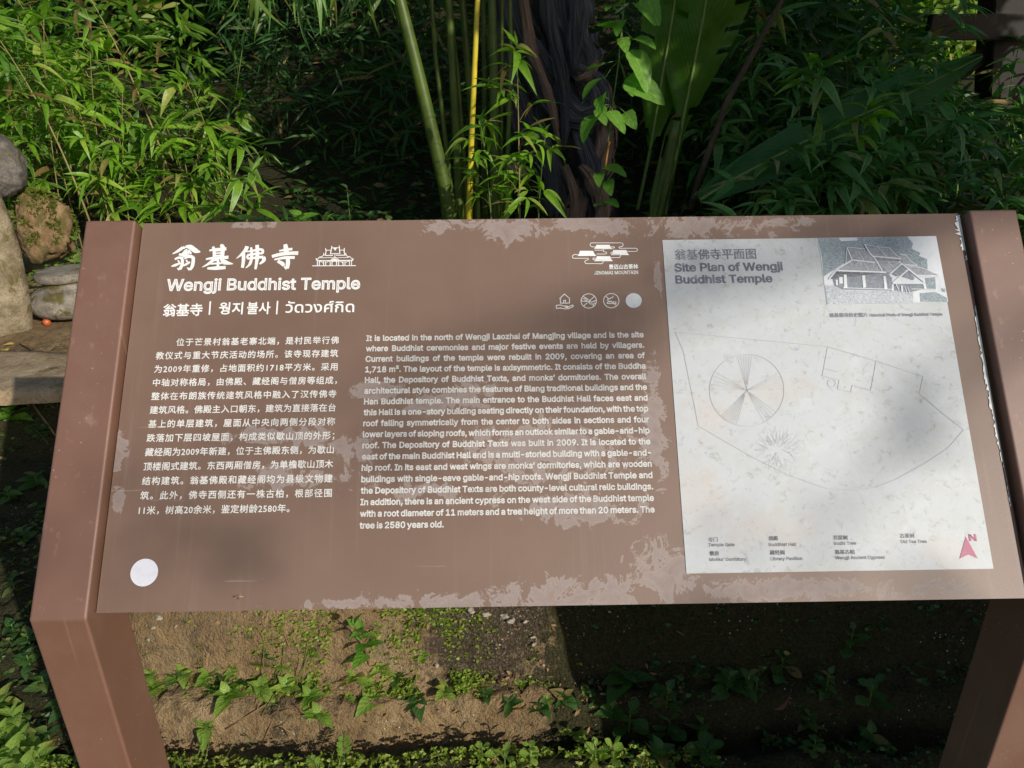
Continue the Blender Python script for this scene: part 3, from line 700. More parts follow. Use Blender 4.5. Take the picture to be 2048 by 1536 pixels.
for _k, _i in enumerate([lp('寺门',222,240,275,239,8.2,C_,.015), lp('Temple Gate',222,268,372,267,6,.727,.028), lp('僧房',228,320,282,319,8.2,C_,.015), lp('Monks’ Dormitory',228,353,440,351,6,.727,.028),
 lp('佛殿',570,233,624,232,8.2,C_,.015), lp('Buddhist Hall',571,267,729,265,6,.727,.028), lp('藏经阁',578,315,662,314,8.2,C_,.015), lp('Library Pavilion',581,349,764,347,6,.727,.028),
 lp('菩提树',944,229,1027,228,8.2,C_,.015), lp('Bodhi Tree',947,260,1075,258,6,.727,.028), lp('翁基古柏',953,312,1066,311,8.2,C_,.015), lp('Wengji Ancient Cypress',955,343,1240,340,6,.727,.028),
 lp('古茶树',1330,218,1413,217,8.2,C_,.015), lp('Old Tea Tree',1333,250,1483,248,6,.727,.028)]): joined('legend_entry', [_i], M_DARKINK, sheet)
joined('north_arrow', [fill([cl(1708,212), cl(1672,340), cl(1724,315), cl(1777,338)], HS), lp('N',1732,236,1770,235,12.2,.727,.065)], M_RED, sheet, 'crimson north arrow with the letter N')
c3 = crop(1330, 640, 3.2508); K3 = PXU/3.2508
out = [(65,80),(1055,175),(1370,268),(1675,370),(1650,480),(1790,600),(1937,715),(1840,830),(1690,930),(1500,1035),(1360,1090),(1200,1108),(1050,1098),(800,1010),(560,890),(215,690),(190,560),(145,340),(118,205),(65,80)]
it = [L(c3, out, 2.5, K3, HS), L(c3, [(1055,175),(1020,365),(1130,392),(1120,450),(1205,470),(1215,425),(1335,460),(1370,268)], 3, K3, HS), L(c3, [(1035,318),(1120,338)], 2.4, K3, HS),
      L(c3, circ(1080,412,26,24,20)+[(1106,412)], 3, K3, HS), L(c3, circ(530,458,242,234,60)+[(772,458)], 2.4, K3, HS)]
for a0, a1, n_ in ((-105,-82,6), (-29,-3,6), (183,211,5), (107,133,7), (38,62,5)):
    for i in range(n_):
        a = R(lerp(a0, a1, i/(n_-1))); it.append(L(c3, [(530,458),(530+240*math.cos(a),458+232*math.sin(a))], 1.5, K3, HS))
rs = random.Random(3)
for i in range(46):
    a = rs.uniform(0, 6.28); r0 = rs.uniform(20, 110); r1 = r0+rs.uniform(30, 70); x, y = 730, 840
    p = [(x+r0*math.cos(a), y+r0*math.sin(a)), (x+r1*math.cos(a+.15), y+r1*math.sin(a+.15))]
    it.append(L(c3, p, 1.3, K3, HS)); it.append(L(c3, [p[0], (x+r1*math.cos(a-.2), y+r1*math.sin(a-.2))], 1.1, K3, HS))
it.append(pxline('卜', 1570, 664, 1574, 664, 7, .0, em=.84, h=HS))
_o = joined('site_plan', it, M_LINE, sheet, 'fine line plan with the temple, a radiating circle and the boundary')
# historical photograph, printed in flat tones
cp_ = crop(1620, 460, 6.827); KP = PXU/6.827
hp = obj('historical_photo', mesh('historical_photo', [Vector(x)-SG for x in fill([cp_(108,115), cp_(1715,88), cp_(1880,985), cp_(225,1022)], .0014)[0]], [(0,1,2,3)], smooth=False), M_PH_SKY, sheet, label='grey historical photograph of the timber temple')
def ph(name, polys, mat, h): 
    V, Fc = [], []
    for p in polys:
        vs, fs = fill([cp_(*q) for q in p], h); n = len(V); V += vs; Fc += [tuple(i+n for i in f) for f in fs]
    return V, Fc, mat
PHS = [
 ([[(110,118),(380,113),(420,160),(640,150),(640,108),(1320,96),(1400,190),(1380,260),(1500,320),(1480,360),(1590,400),(1600,560),(1300,420),(700,300),(180,640),(160,400)], [(1560,660),(1700,650),(1710,815),(1590,815)], [(1490,870),(1700,850),(1860,930),(1870,985),(1500,985)], [(1780,800),(1840,810),(1840,860),(1790,850)]], M_PH_TREE, .0016),
 ([[(200,760),(420,750),(440,830),(1120,830),(1400,850),(1400,1000),(230,1018)]], M_PH_BUSH, .0018),
 ([[(360,580),(1040,590),(1110,660),(1110,830),(440,820),(330,770),(300,660),(250,660)], [(1140,740),(1540,740),(1560,810),(1340,860),(1150,830)]], M_PH_DARK, .0020),
 ([[(495,248),(740,270),(890,440),(1020,590),(360,570),(250,680),(470,460),(560,420)], [(735,205),(1070,250),(1230,400),(840,370)], [(890,430),(1200,450),(1240,470),(1080,610),(1000,560)], [(1210,340),(1290,350),(1450,490),(1760,635),(1440,630),(1250,470)]], M_PH_ROOF, .0022),
 ([[(840,375),(1230,405),(1210,440),(890,425)], [(500,290),(550,420),(475,460)], [(1110,610),(1240,490),(1340,560),(1180,640)], [(1240,640),(1330,570),(1420,660),(1400,690)]], M_PH_DARK, .0024),
 ([[(450,615),(490,620),(500,800),(455,800)], [(700,630),(740,630),(755,790),(715,800)], [(990,640),(1020,640),(1045,810),(1005,820)], [(385,650),(435,650),(440,740),(390,740)], [(340,690),(368,690),(372,765),(345,765)], [(1530,745),(1560,745),(1575,810),(1545,812)]], M_PH_WHITE, .0026)]
wl = [([(495,245),(740,268)],9), ([(495,248),(560,415)],14), ([(495,248),(475,460)],9), ([(560,418),(870,455)],18), ([(555,425),(360,545),(250,680)],20), ([(360,565),(1030,588)],22), ([(735,205),(790,310),(880,410),(975,565)],20),
      ([(735,205),(900,240),(1075,255)],8), ([(850,370),(1230,405)],18), ([(1070,250),(1140,330),(1230,400)],12), ([(1210,340),(1290,350),(1370,440),(1450,490)],12), ([(1280,485),(1450,495)],14), ([(900,230),(1040,375)],9), ([(645,300),(720,410)],9),
      ([(1080,610),(1240,470),(1460,640)],18), ([(1115,735),(1330,550),(1550,720)],18), ([(1120,738),(1550,740)],14), ([(1440,628),(1770,635)],14), ([(1330,510),(1500,520),(1770,630)],8), ([(720,455),(790,560)],9), ([(1040,440),(1130,520)],9),
      ([(1160,745),(1200,830)],12), ([(1280,780),(1310,860)],9), ([(1320,790),(1345,860)],9), ([(1240,770),(1245,850)],22), ([(440,800),(1120,820)],10), ([(1370,815),(1720,820)],9)]
for polys, mat, h in [([q], m__, h__+.00002*i__) for p__, m__, h__ in PHS for i__, q in enumerate(p__)]:
    V, Fc, _ = ph('', polys, mat, h); obj('photo_tone', mesh('photo_tone', [Vector(x)-SG for x in V], Fc, smooth=False), mat, sheet)
V, Fc = [], []
for k, (p, w_) in enumerate(wl):
    vs, fs = L(cp_, p, w_, KP, .0028+.00001*(k % 9)); n = len(V); V += vs; Fc += [tuple(i+n for i in f) for f in fs]
obj('photo_tone', mesh('photo_tone', [Vector(x)-SG for x in V], Fc, smooth=False), M_PH_WHITE, sheet)
bpy.data.objects.remove(to)
# a dry husk stuck near the lower edge
_q = BW(*UV(478, 1193), .002); hk = empty('seed_husk', _q, 'tiny dry seed husk lying near the lower edge of the brown board', 'husk')
for i in range(6):
    a_ = i*1.05; obj('flake', mesh('flake', [(0, 0, 0), (.004, .0012, .001), (.0075, 0, .0005), (.004, -.0012, .0012)], [(0, 1, 2, 3)]), M_HUSK, hk, rot=(T, .3*math.sin(i*3), a_))
# torn strips of clear film along the right edge
it = []
def torn(y0, y1, wmax, seed, n=26):
    r_ = random.Random(seed); Lp_, Rp_ = [], []
    for i in range(n+1):
        t = i/n; y = lerp(y0, y1, t); x = 1920+(y-427)*.1771
        wd = wmax*(math.sin(math.pi*min(1, t*1.1+.08))**.5 if t < .9 else .3)*r_.uniform(.25, 1)
        Lp_.append(UV(x-wd-2, y+r_.uniform(-2, 2))); Rp_.append(UV(x-2.2, y))
    V = []; Fc = []
    for a_, b_ in zip(Lp_, Rp_): V += [BW(*a_, .0010), BW(*b_, .0008)]
    for i in range(n): Fc.append((2*i, 2*i+1, 2*i+3, 2*i+2))
    return V, Fc
for _a, _l in (((430, 520, 17, 1), 'ragged strip of torn film at the top right corner'), ((612, 1012, 10, 3, 80), 'long ragged strip of torn film down the right edge')): joined('torn_film', [torn(*_a)], M_FILM, label=_l)

# ------------------------------------------------------------------ leaves
def leaf_mesh(name, prof, L_=1, W_=.1, droop=.2, fold=.25, twist=0, seg=7, curl=0):
    """blade along +X, width along Y; prof(t) gives half width 0..1"""
    V, U_, Fc = [], [], []
    for i in range(seg+1):
        t = i/seg; hw = prof(t)*W_; x = L_*t*(1-.25*droop*t); z = -droop*L_*t*t + .10*L_*t*(1-t); tw = twist*t
        for j, s in enumerate((-1, -.5, 0, .5, 1)):
            y = s*hw; zz = z + abs(s)*hw*fold - curl*hw*s*s
            V.append((x, y*math.cos(tw), zz + y*math.sin(tw))); U_.append((t, .5+s/2))
    for i in range(seg):
        for j in range(4): k = i*5+j; Fc.append((k, k+5, k+6, k+1))
    return mesh(name, V, Fc, U_)
lance = lambda t: max(0, (math.sin(math.pi*min(1, t*1.0)**.62))**.9)*(1-.25*t)
ovate = lambda t: (math.sin(math.pi*t**.6)**.8 if 0 < t < 1 else 0)*(1.05-.3*t)
heart = lambda t: math.sin(math.pi*t**.58)**.62*(1.05-.12*t)*(1+.05*math.sin(t*60)) if 0 < t < 1 else (.12 if t <= 0 else 0)
spat = lambda t: (math.sin(math.pi*t**1.5)**.8 if 0 < t < 1 else .03)
R0 = random.Random(5)
BL = [leaf_mesh('bamboo_leaf', lance, 1, R0.uniform(.075, .12), R0.uniform(.05, .75), R0.uniform(.1, .5), R0.uniform(-.5, .5), 8) for _ in range(7)]
WL = [leaf_mesh('weed_leaf', ovate, 1, R0.uniform(.27, .36), R0.uniform(.0, .4), R0.uniform(.05, .3), 0, 10) for _ in range(5)]
VL = [leaf_mesh('vine_leaf', heart, 1, R0.uniform(.28, .36), R0.uniform(.1, .5), R0.uniform(.1, .35), 0, 14) for _ in range(4)]
SL = [leaf_mesh('round_leaf', spat, 1, R0.uniform(.26, .34), R0.uniform(.0, .3), R0.uniform(.05, .2), 0, 7) for _ in range(3)]
_mc = {}
def matmesh(me, mat):
    k = (me.name, mat.name)
    if k not in _mc: c = me.copy(); c.materials.clear(); c.materials.append(mat); _mc[k] = c
    return _mc[k]
def orient(d, roll=0, upv=Vector((0, 0, 1))):
    d = Vector(d).normalized(); y = upv.cross(d)
    if y.length < 1e-3: y = Vector((0, 1, 0))
    y.normalize(); z = d.cross(y); m = Matrix((d, y, z)).transposed()
    return (m @ Matrix.Rotation(roll, 3, 'X')).to_quaternion()
ORD = ['first','second','third','fourth','fifth','sixth','seventh','eighth','ninth','tenth','eleventh','twelfth','thirteenth','fourteenth','fifteenth','sixteenth','seventeenth','eighteenth','nineteenth','twentieth']
FEAT = [(180, 'left of the left post'), (290, 'above the left post'), (400, 'above the first heading character'), (500, 'above the middle of the Chinese heading'), (620, 'above the end of the Chinese heading'), (1330, 'before the dark gap'), (1500, 'above the sheet title'), (1650, 'left of the historical photo'), (1780, 'above the left half of the historical photo'), (1900, 'above the right half of the historical photo'), (2040, 'above the right post'), (9999, 'at the right picture edge')]
def tell(items, head, extra):
    """items: list of (px, index); gives each a label by what it stands above, then by its place there"""
    out = {}; bk = {}
    for px, i in sorted(items):
        f = next(t for lim, t in FEAT if px < lim); bk.setdefault(f, []).append(i)
    for f, ids in bk.items():
        for k_, i in enumerate(ids): out[i] = '%s%s %s, %s from the left there' % (extra[i], head, f, ORD[k_ % 20]) if len(ids) > 1 else '%s%s %s' % (extra[i], head, f)
    return out
def leaf(parent, me, mat, p, d, size, roll=0, name='leaf', wide=1):
    return obj(name, matmesh(me, mat), None, parent, loc=p, rot=tuple(orient(d, roll)), scale=(size, size*wide, size))

def bamboo(base, h, lean, n_nodes, label, group, mat, ll=(.12, .2), stem=M_STEM, seed=0, spread=1.0, start=.3, facing=None, cat='bamboo plant', fan=(3, 6), rs=.0045):
    r = random.Random(seed); base = Vector(base)
    root = empty('dwarf_bamboo', base, label, cat, group)
    lean = Vector(lean); tip = Vector((lean.x, lean.y, h)); mid = Vector((lean.x*.25, lean.y*.25, h*.6))
    pts = bez((0, 0, -.03), mid, tip, 9); obj('stem', tube_mesh('stem', pts, [rs*(1-.7*i/8) for i in range(9)], 6), stem, root)
    V, Fc, Uv = [], [], []
    for k in range(n_nodes):
        t = start + (1-start)*(k+1)/n_nodes*.999; x = t*8; i = min(int(x), 7); p = pts[i].lerp(pts[i+1], x-i)
        a = r.uniform(0, 6.28) if facing is None else facing + r.gauss(0, 1.1)
        bl = r.uniform(.04, .14)*spread*(1.2-t*.7) if k < n_nodes-1 else 0
        el = r.uniform(.1, .8); bd = Vector((math.cos(a)*math.cos(el), math.sin(a)*math.cos(el), math.sin(el)))
        q = p + bd*bl
        if bl: vs, fs, us = tube([p, p.lerp(q, .5)+Vector((0, 0, .01)), q], [.002, .0015, .001], 4); n = len(V); V += vs; Fc += [tuple(i_+n for i_ in f) for f in fs]; Uv += us
        nf = r.randint(*fan)
        for j in range(nf):
            s = (j-(nf-1)/2)/max(1, (nf-1)/2)
            an = a + s*r.uniform(.9, 1.5) if k < n_nodes-1 else r.uniform(0, 6.28)
            e2 = r.uniform(-.5, .55) if k < n_nodes-1 else r.uniform(-.2, 1.1)
            d = Vector((math.cos(an)*math.cos(e2), math.sin(an)*math.cos(e2), math.sin(e2)))
            leaf(root, r.choice(BL), mat, q, d, r.uniform(*ll)*(1-.25*abs(s)), r.uniform(-.7, .7), wide=r.uniform(.8, 1.2))
    if V: obj('branchlet', mesh('branchlet', V, Fc, Uv), stem, root)['kind'] = 'stuff'
    return root
def weed(base, n, size, label, group, mat, seed=0, h=.05, meshes=None, name='leafy_weed', lean=(0, 0), cat='weed', stem=M_STEMG):
    r = random.Random(seed); root = empty(name, Vector(base), label, cat, group)
    pts = [Vector((lean[0]*t*t, lean[1]*t*t, h*t-.01)) for t in (0, .35, .7, 1)]; obj('stem', tube_mesh('stem', pts, [.0022, .002, .0016, .001], 5), stem, root)
    a = r.uniform(0, 6.28)
    for k in range(n):
        t = 1-(k/n)*.85; p = Vector((lean[0]*t*t, lean[1]*t*t, h*t-.01)); a += 2.2+r.uniform(-.4, .4); el = lerp(.65, -.05, (k+.5)/n)+r.uniform(-.2, .25)
        d = Vector((math.cos(a)*math.cos(el), math.sin(a)*math.cos(el), math.sin(el)))
        leaf(root, r.choice(meshes or WL), mat, p, d, size*lerp(.55, 1.1, (k+.5)/n)*r.uniform(.8, 1.15), r.uniform(-.3, .3))
    return root

def leaf_cloud(name, P, D, Ln, Wd, mat, label, cat=None, kind=None, parent=None):
    """many small folded blades in one mesh: for what nobody could count"""
    N = len(P); P = np.asarray(P, float); D = np.asarray(D, float); D /= np.linalg.norm(D, axis=1)[:, None]
    rnd = rng.normal(size=(N, 3)); A = np.cross(D, rnd); A /= np.linalg.norm(A, axis=1)[:, None]; Nn = np.cross(D, A)
    Ln = np.asarray(Ln)[:, None]; Wd = np.asarray(Wd)[:, None]
    V = np.zeros((N, 8, 3)); g = np.array([0, 0, -1.])
    V[:, 0] = P
    for k, (t, ww) in enumerate(((.3, 1.0), (.68, .72))):
        c = P + D*Ln*t + g*Ln*(.12*t*t)
        V[:, 1+3*k] = c + A*Wd*ww + Nn*Wd*.3; V[:, 2+3*k] = c; V[:, 3+3*k] = c - A*Wd*ww + Nn*Wd*.3
    V[:, 7] = P + D*Ln + g*Ln*.16
    T_ = np.array([[0, 2, 1], [0, 3, 2], [1, 2, 5], [1, 5, 4], [2, 3, 6], [2, 6, 5], [4, 5, 7], [5, 6, 7]])
    Fc = (T_[None] + (np.arange(N)*8)[:, None, None]).reshape(-1, 3)
    me = bpy.data.meshes.new(name); me.vertices.add(N*8); me.vertices.foreach_set('co', V.ravel().astype(np.float32))
    me.loops.add(len(Fc)*3); me.loops.foreach_set('vertex_index', Fc.ravel().astype(np.int32)); me.polygons.add(len(Fc))
    me.polygons.foreach_set('loop_start', np.arange(0, len(Fc)*3, 3, dtype=np.int32)); me.polygons.foreach_set('loop_total', np.full(len(Fc), 3, dtype=np.int32))
    me.update(calc_edges=True)
    uvv = np.array([[0, .5], [.3, 0], [.3, .5], [.3, 1], [.68, .1], [.68, .5], [.68, .9], [1, .5]], dtype=np.float32)
    l = me.uv_layers.new(name='UVMap'); l.data.foreach_set('uv', uvv[Fc.ravel() % 8].ravel())
    me.polygons.foreach_set('use_smooth', [True]*len(me.polygons))
    o = obj(name, me, mat, parent); tag(o, label, cat, None, kind); return o

# ------------------------------------------------------------------ lit thicket on the left
def inpoly(x, y, P):
    c = False
    for (x1, y1), (x2, y2) in zip(P, P[1:]+P[:1]):
        if (y1 > y) != (y2 > y) and x < (x2-x1)*(y-y1)/(y2-y1)+x1: c = not c
    return c
r = random.Random(11)
LG = 'dwarf bamboo shoots crowding the sunlit thicket'
LLAB = 'sunlit dwarf bamboo shoot with striped leaves in the thicket left of the banana plant'
Bn = []
for i in range(36):
    Y = r.uniform(3.3, 4.6); px = r.uniform(-60, 470); x = atY(px, 430, Y).x
    top = 480 if px < 240 else lerp(480, 190, (px-240)/230)      # the thicket steps down to the right
    hh = max(.30, (top/1000)*r.uniform(.75, 1.15)*2.6*(Y/4))
    Bn.append((x, Y, H(x, Y), hh, px))
Bn.sort(); TL = tell([(b_[4], i) for i, b_ in enumerate(Bn)], 'sunlit bamboo shoot', ['tall ' if b_[3] > 1.0 else 'short ' if b_[3] < .6 else 'mid-height ' for b_ in Bn])
for i, (x, Y, z, hh, px) in enumerate(Bn):
    bamboo((x, Y, z), hh, (r.uniform(-.15, .28), r.uniform(-.45, -.05)), int(6+hh*7), TL[i], LG, M_BAM if i % 3 else M_BAMY, (.10, .235), seed=100+i, facing=-1.3, start=.18, spread=1.5, fan=(4, 7))
# shoots that stand out
bamboo(tuple(GP(372, 452)), 1.35, (-.28, -.12), 13, 'tall tan-stemmed bamboo shoot leaning left at the front of the sunlit thicket', LG, M_BAM, (.12, .2), seed=301, facing=-1.2, start=.30, spread=1.6, rs=.0085)
bamboo(tuple(atY(470, 450, 3.3)), .72, (-.05, -.2), 10, 'short bright bamboo shoot at the right end of the sunlit thicket', LG, M_BAMY, (.13, .2), seed=302, facing=-1.3, start=.15, spread=1.6)
bamboo(tuple(atY(185, 455, 3.2)), .95, (-.2, -.1), 9, 'bamboo shoot with a slanting tan stem rising above the left post', LG, M_BAM, (.14, .22), seed=303, facing=-1.3, start=.35, spread=1.5, rs=.006)
bamboo(tuple(atY(60, 420, 3.4)), 1.25, (.10, -.35), 11, 'bamboo shoot with large white-edged leaves at the top left corner', LG, leafmat('white_edged_leaf', (.07, .17, .02), (.11, .23, .03), stripes=1.0), (.2, .3), seed=304, facing=-1.2, start=.4, spread=1.5)
# filler leaves inside the thicket
def cloud_in(n, poly, Y0, Y1, ln, wd, sd, flat=.5, down=.25):
    g = np.random.default_rng(sd); P, D, Ln, Wd = [], [], [], []
    xs = [p[0] for p in poly]; ys = [p[1] for p in poly]
    while len(P) < n:
        px = g.uniform(min(xs), max(xs)); py = g.uniform(min(ys), max(ys))
        if not inpoly(px, py, poly): continue
        Y = g.uniform(Y0, Y1); p = atY(px, py, Y)
        if p.z < H(p.x, p.y)+.01: continue
        d = np.array([g.normal(0, 1), g.normal(-.6, .8), g.normal(-down, flat)])
        P.append(tuple(p)); D.append(d); k = g.uniform(.6, 1.2); Ln.append(k*g.uniform(*ln)); Wd.append(k*g.uniform(*wd))
    return P, D, Ln, Wd
PL = [(-620, -160), (330, -160), (400, 60), (500, 300), (560, 445), (540, 600), (-620, 600)]
leaf_cloud('undergrowth', *cloud_in(3300, PL, 4.2, 5.4, (.12, .22), (.012, .022), 21), leafmat('thicket_leaf', (.06, .15, .014), (.15, .28, .025), (.22, .25, .04), islands=True), 'dense inner leaves of the sunlit bamboo thicket', kind='stuff')
# leafy weeds along the top edge of the board and at the thicket's foot
WG = 'leafy weeds at the foot of the sunlit thicket'
r = random.Random(12); WP = [random.Random(1200+i).uniform(130, 560) if i < 26 else random.Random(1200+i).uniform(100, 320) for i in range(34)]
TL = tell([(p_, i) for i, p_ in enumerate(WP)], 'leafy weed', ['yellow green ' if i % 2 else 'bright green ' for i in range(34)])
for i in range(34):
    px = WP[i]; Y = r.uniform(2.7, 3.3); x = atY(px, 440, Y).x
    weed((x, Y, H(x, Y)), r.randint(7, 12), r.uniform(.045, .075), TL[i], WG, M_WEED if i % 2 else M_VINE, 400+i, r.uniform(.12, .30), cat='weed')
for i, (px, py, Y) in enumerate(((600, 432, 2.9), (650, 436, 2.9), (470, 430, 2.8))):
    p = atY(px, py+8, Y); root = weed((p.x, p.y, p.z-.03), 6, .14, ('broad pale green leaves just above the board, right of the thicket', 'low arching leaves behind the board edge beside the dark gap', 'grey green heart-leaved weed behind the board')[i], WG, (M_VINE, M_BAMY, M_WEEDD)[i], 440+i, .06, (VL, BL, VL)[i])
p = atY(700, 438, 2.9)
root = weed((p.x, p.y, p.z-.03), 7, .07, 'lone wiry sprig with small leaves standing in the dark gap', None, M_WEEDD, 450, .19, VL, 'wiry_sprig', cat='sprig')

# ------------------------------------------------------------------ dark middle and right
SG_ = 'bamboo shoots in the shade on the right'
r = random.Random(13); WP = [random.Random(1300+i).uniform(1390, 2120) for i in range(68)]
TL = tell([(p_, i) for i, p_ in enumerate(WP)], 'shaded bamboo shoot', ['']*68)
for i in range(68):
    px = WP[i]; Y = r.uniform(3.0, 5.2); x = atY(px, 430, Y).x; z = H(x, Y)
    hh = r.uniform(.35, 1.25 if px < 1800 else .75)*(Y/4.2)
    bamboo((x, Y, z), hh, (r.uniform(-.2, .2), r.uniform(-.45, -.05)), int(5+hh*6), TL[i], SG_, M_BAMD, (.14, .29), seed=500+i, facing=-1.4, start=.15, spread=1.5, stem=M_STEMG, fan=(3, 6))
bamboo(tuple(atY(1690, 330, 3.2)-Vector((0, 0, .15))), .42, (.02, -.1), 4, 'bamboo shoot with drooping yellow-tipped leaves before the slanting banana leaf', SG_, M_BAMY, (.16, .26), seed=560, start=.5, stem=M_STEMG, fan=(4, 6))
bamboo(tuple(atY(1600, 200, 3.4)-Vector((0, 0, .2))), .38, (-.02, -.1), 3, 'yellow green bamboo shoot above the slanting banana leaf', SG_, M_BAMY, (.12, .2), seed=561, start=.5, stem=M_STEMG)
PR = [(1340, -120), (1780, -120), (1830, 100), (1960, 200), (2150, 210), (2150, 520), (1340, 520)]
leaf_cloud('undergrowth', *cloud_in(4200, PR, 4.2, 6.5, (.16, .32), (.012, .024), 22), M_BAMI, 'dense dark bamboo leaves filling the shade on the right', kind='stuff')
PM = [(380, -120), (1360, -120), (1360, 500), (560, 500), (480, 260)]
M_LITF = leafmat('lit_far_leaf', (.16, .26, .04), (.28, .36, .07), (.5, .45, .14), islands=True)  # far leaves with sunlight put into a brighter, yellower colour
leaf_cloud('undergrowth', *cloud_in(3800, [(1700, -140), (2160, -140), (2160, 300), (1700, 260)], 6.6, 8.2, (.07, .16), (.018, .035), 24), M_LITF, 'sunlit bushes seen through the timber frame', kind='stuff')
leaf_cloud('undergrowth', *cloud_in(4200, PM, 4.6, 7.5, (.14, .3), (.008, .014), 23), M_BAMI, 'faint grassy leaves deep in the shade behind the stalks', kind='stuff')
# litter of dark leaves on the shaded terrace
g = np.random.default_rng(31); P, D, Ln, Wd = [], [], [], []
while len(P) < 3500:
    x = g.uniform(-1.0, 4.5); y = g.uniform(2.8, 6); P.append((x, y, H(x, y)+g.uniform(0, .05))); D.append((g.normal(), g.normal(), abs(g.normal(0, .5)))); Ln.append(g.uniform(.05, .14)); Wd.append(g.uniform(.008, .02))
leaf_cloud('ground_cover', P, D, Ln, Wd, M_BAMI, 'low dark plants covering the shaded terrace', kind='stuff')

# tall petioles
def ppath(pts, Y, dy=0): return [atY(px, py, Y+dy*i) for i, (px, py) in enumerate(pts)]
st = empty('cardamom_clump', (.42, 3.35, H(.42, 3.35)), 'clump of tall bare green and yellow stalks left of the banana plant', 'plant')
SR = st.location
STK = [([(908,520),(905,440),(880,330),(840,160),(795,-20),(750,-180)], 17, M_STALK, 3.25, 'thick olive stalk leaning left'), ([(944,520),(938,430),(943,280),(955,0),(960,-180)], 7.5, M_STALKY, 3.2, 'bright yellow stalk'),
       ([(925,520),(920,440),(912,250),(898,0),(890,-150)], 11, M_STALK, 3.5, None), ([(960,520),(955,430),(950,300),(925,0),(905,-150)], 10, M_STALK, 3.6, None),
       ([(992,500),(990,400),(988,150),(984,0),(983,-150)], 12, M_STALK, 3.4, 'green jointed stalk'), ([(1003,500),(1002,300),(1004,0),(1005,-150)], 5, M_STALK, 3.45, None), ([(912,520),(905,400),(870,100),(855,-150)], 6, M_STALK, 3.5, None), ([(935,520),(933,400),(915,150),(880,-150)], 7, M_STALK, 3.55, None), ([(975,520),(968,350),(970,150),(963,-150)], 8, M_STALK, 3.7, 'thin dark green stalk beside the yellow one'), ([(1012,500),(1016,300),(1022,100),(1018,-150)], 6, M_STALK, 3.3, None), ([(898,520),(880,350),(845,200),(815,60),(760,-150)], 6, M_STALK, 3.6, None)]
for pts, wd, mt, Y, lb in STK:
    W3 = [v-SR for v in ppath(pts, Y)]; n_ = len(W3); sm = []
    for i in range(n_-1):
        for t in (0, .33, .66): sm.append(W3[i].lerp(W3[i+1], t))
    sm.append(W3[-1]); rad = [wd*Y/F*lerp(1.05, .62, i/(len(sm)-1))*1.1 for i in range(len(sm))]
    obj('stalk', tube_mesh('stalk', sm, rad, 10), mt, st, label=lb)
for i in range(16):   # crown of the clump, above the frame
    a = i*2.4; p = atY(800+i*14, -170, 3.3)-SR
    leaf(st, BL[i % 7], M_BAMD, p, (math.cos(a), math.sin(a)*.7-.2, .7), random.Random(i).uniform(.6, .9), 0, wide=1.3)

# banana plant
bb = atY(1178, 500, 3.9); bn = empty('banana_plant', (bb.x, bb.y, H(bb.x, bb.y)), 'banana plant with a dark pseudostem wrapped in dry grey sheaths', 'banana plant'); BR = bn.location
stemp = [atY(px, py, 3.95)-BR for px, py in ((1185, 560), (1182, 440), (1160, 300), (1120, 150), (1085, 0), (1060, -200))]
sm = []
for i in range(5):
    for t in (0, .25, .5, .75): sm.append(stemp[i].lerp(stemp[i+1], t))
sm.append(stemp[-1])
vs, fs, us = tube(sm, [lerp(.19, .145, i/20) for i in range(21)], 20)
cent = sm
for i in range(len(vs)):
    k = i//20; d = vs[i]-cent[k]; vs[i] = cent[k] + d*(1+.10*math.sin(5*(i % 20)/20*6.28+k*.25)+.08*mn.noise(vs[i]*6))
obj('pseudostem', mesh('pseudostem', vs, fs, us), M_PSEUDO, bn)
def ribbon(pts, wid, Y, mat, lb=None, fold=.35, seed=0, name='dry_sheath'):
    r_ = random.Random(seed); W3 = [atY(a, b, Y)-BR for a, b in pts]; sm = []
    m_ = len(W3)
    for i in range(m_-1):
        for t in (0, .25, .5, .75):
            p0, p1, p2, p3 = W3[max(i-1, 0)], W3[i], W3[i+1], W3[min(i+2, m_-1)]
            sm.append(.5*((p1*2)+(p2-p0)*t+(p0*2-p1*5+p2*4-p3)*t*t+(p1*3-p2*3+p3-p0)*t**3))
    sm.append(W3[-1]); V, U_, Fc = [], [], []; n_ = len(sm); ns = 13
    for i, p in enumerate(sm):
        d = (sm[min(i+1, n_-1)]-sm[max(i-1, 0)]).normalized(); a = d.cross(Vector((0, 1, 0))).normalized(); x = i/(n_-1)*(len(wid)-1); j = min(int(x), len(wid)-2); hw = lerp(wid[j], wid[j+1], x-j)*Y/F*.5*1.1
        for s in range(ns):
            q = -1+2*s/(ns-1); V.append(p + a*hw*q + Vector((0, -1, 0))*(hw*(fold*2*(1-q*q)) + hw*.16*math.sin(q*9+seed+i*.2)+.022*mn.noise(Vector((q*3, i*.3, seed)))) + a*hw*abs(q)*.45*mn.noise(Vector((i*.55, seed, q*2)))); U_.append((i/n_, s/(ns-1)))
    for i in range(n_-1):
        for s in range(ns-1):
            k = i*ns+s
            if s in (0, 1, ns-3, ns-2) and mn.noise(Vector((i*.8, s*2.1, seed+.5))) > .18: continue
            Fc.append((k, k+ns, k+ns+1, k+1))
    o = obj(name, mesh(name, V, Fc, U_), mat, bn, label=lb); md = o.modifiers.new('thick', 'SOLIDIFY'); md.thickness = .004; return o
ribbon([(1010,-60),(1040,60),(1110,190),(1165,250),(1178,225)], [40,70,80,60,20], 3.62, M_SHEATH, 'grey curled sheath bent over the stem', seed=1)
ribbon([(1130,130),(1185,170),(1190,215),(1150,225),(1105,165)], [20,60,70,60,14], 3.55, M_SHEATH, 'dark sheath folded into a loop', seed=2)
ribbon([(1000,-80),(1015,120),(1060,260),(1120,420),(1150,520)], [30,60,70,70,60], 3.7, M_SHEATH, None, seed=3)
